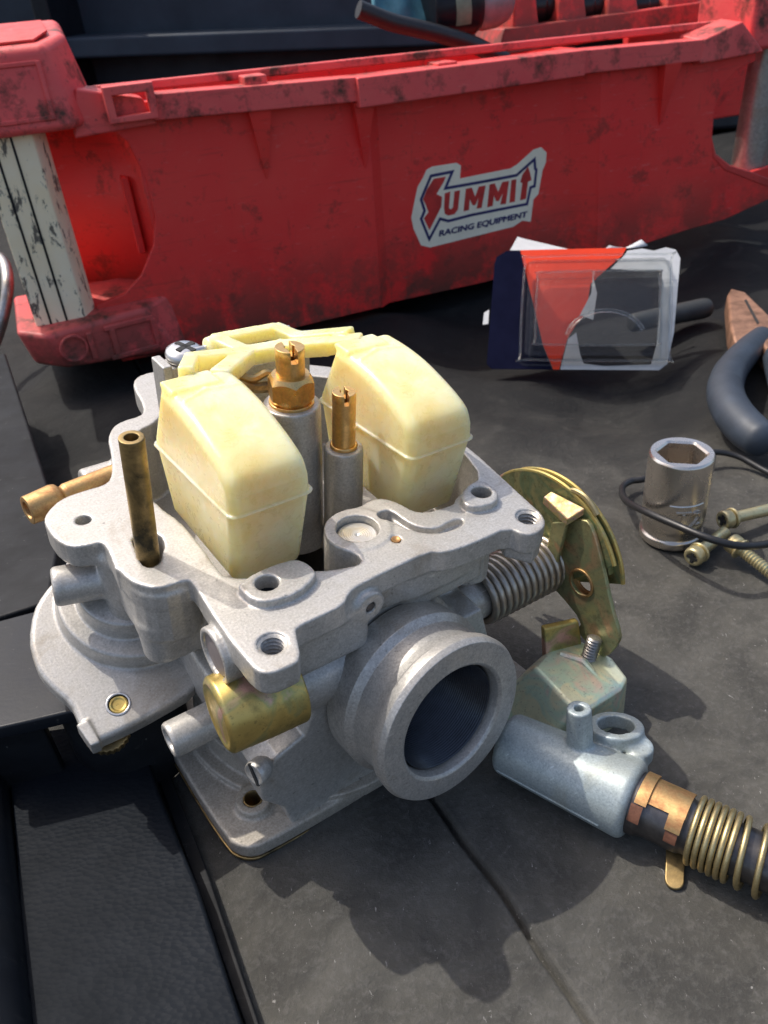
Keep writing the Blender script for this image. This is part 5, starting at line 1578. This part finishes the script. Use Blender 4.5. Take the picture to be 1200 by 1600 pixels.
v_, f_ = plate([[(26.1,52.7),(26.32,52.9),(25.27,48.54),(25.06,48.36)]], 0.1, 0.0)
mesh_obj('jaw_gap', ([(x, y, z + 1.65) for x, y, z in v_], f_), 'black_hole', jw)
gp = [(24.98,47.32,1.2), (23.22,45.37,1.3), (21.09,42.74,1.3), (19.72,40.2,1.3), (19.14,37.76,1.25), (19.16,35.64,1.2), (19.44,34.21,1.2)]
gr = [0.75, 0.85, 0.95, 1.0, 1.02, 1.0, 0.85]
gpp = catmull(gp, 8)
grr = [float(np.interp(i, [8 * k for k in range(7)], gr)) for i in range(len(gpp))]
grr[-1] = 0.3; grr[-2] = 0.62; grr[-3] = 0.8
mesh_obj('grip', tube(gpp, grr, 18), 'grip_blue', pli, loc=po_, angle=None)
g2 = [(24.85,44.0,1.2), (23.39,39.77,1.2), (22.29,36.08,1.2)]
mesh_obj('grip', tube(catmull(g2, 6), 1.2, 14), 'grip_blue', pli, loc=po_, angle=None)
hg0, hg1 = Vector((18.21,52.46,0.95)), Vector((24.3,54.05,0.95))
hg = mesh_obj('tool_grip', lathe(rounded([(0, 0), (0.62, 0), (0.66, 1), (0.72, (hg1 - hg0).length - 0.4), (0.6, (hg1 - hg0).length), (0, (hg1 - hg0).length)], 0.2), 28, tuple(hg0), tuple(hg1 - hg0)), 'grip_black')
tag(hg, 'round dark rubber grip poking out behind the blister pack', 'grip')

# ------------------------------------------------------------------ black plastic pieces at the left
v_, f_ = plate([[(-9.36,19.94),(-7.88,16.52),(-6.24,13.32),(-4.47,9.26),(-9.59,8.61),(-11.91,14.91),(-13.86,19.61)]], 1.1, 0.10, 3)
pad = mesh_obj('vinyl_pad', ([(x, y, z + 0.1) for x, y, z in v_], f_), 'grained_vinyl', angle=40)
tag(pad, 'strip of black grained vinyl trim lying on the mat at the lower left', 'trim')
lip = mesh_obj('pad_lip', hexa(*[[(x, y, z_) for x, y in [(-9.13,20.42),(-6.33,14.47),(-4.08,9.33),(-4.48,9.36),(-6.55,13.9),(-9.61,20.47)]] for z_ in (0.0, 0.28)]), 'black_plastic', pad, bevel=0.06)
tb0, tb1 = Vector((-15.43,19.72,1.3)), Vector((-10.74,8.67,1.3))
tbm = mesh_obj('black_tube', lathe([(0, 0), (1.35, 0), (1.35, (tb1 - tb0).length), (0, (tb1 - tb0).length)], 32, tuple(tb0), tuple(tb1 - tb0)), 'smooth_black')
tag(tbm, 'smooth black tube along the lower left edge beside the vinyl strip', 'tube')
tr_ = empty('black_tray', 'glossy black plastic tray corner with a round opening under the carburettor', 'tray', (-15.1,24.46,0.0))
to = -Vector((-15.1,24.46,0.0))
TPY = [(-15.08,21.8),(-12.93,22.44),(-10.68,23.08),(-8.45,22.39),(-7.67,18.24),(-8.16,17.24),(-9.2,17.12),(-10.11,17.43),(-11.16,17.21),(-13.15,16.85)]
TH = (-9.4,19.46,4.3)
v_, f_ = plate([TPY, circle(TH, 1.75, 40)], 0.5, 0.08, 2)
mesh_obj('tray_top', ([(x, y, z + 3.8) for x, y, z in v_], f_), 'smooth_black', tr_, loc=to, angle=40)
mesh_obj('tray_collar', lathe(rounded([(1.75, 0), (1.95, 0), (1.95, 3.5), (1.85, 3.8), (1.75, 3.8)], 0.06), 48, (TH[0], TH[1], 0.0)), 'black_plastic', tr_, loc=to)
LG = [(-13.52,17.33),(-11.69,17.74),(-11.31,17.83),(-11.49,18.38),(-13.89,18.28)]
mesh_obj('tray_wall', hexa([(x, y, 0.0) for x, y in LG], [(x, y, 3.8) for x, y in LG]), 'black_plastic', tr_, loc=to, bevel=0.1)
SB = [(-26.63,49.95),(-23.41,50.02),(-15.19,31.98),(-13.36,27.25),(-12.68,23.49),(-14.24,22.85),(-15.91,22.36)]
v_, f_ = plate([SB], 0.6, 0.12, 3)
sl_ = empty('trim_panel', 'flat dark grey plastic panel at the left edge, beside the red crate', 'panel', (SB[3][0], SB[3][1], 0))
so_ = -Vector((SB[3][0], SB[3][1], 0))
mesh_obj('panel_face', ([(x, y, z + 3.3) for x, y, z in v_], f_), 'black_plastic', sl_, loc=so_, angle=40)
SBi = [(x - 0.8, y + 0.3) for x, y in SB]
mesh_obj('panel_side', hexa([(x, y, 0.0) for x, y in SBi], [(x, y, 3.3) for x, y in SBi]), 'wire_black', sl_, loc=so_)
rod_ = mesh_obj('steel_rod', tube(catmull([(-30.98,68.24,6.0), (-28.35,65.53,6.0), (-27.18,62.63,5.0), (-27.68,61.22,3.0), (-28.72,59.96,1.0), (-28.07,53.81,0.5)], 8), 0.45, 10), 'grey_steel', angle=None)
tag(rod_, 'bent grey steel rod at the left edge beside the crate foot', 'rod')
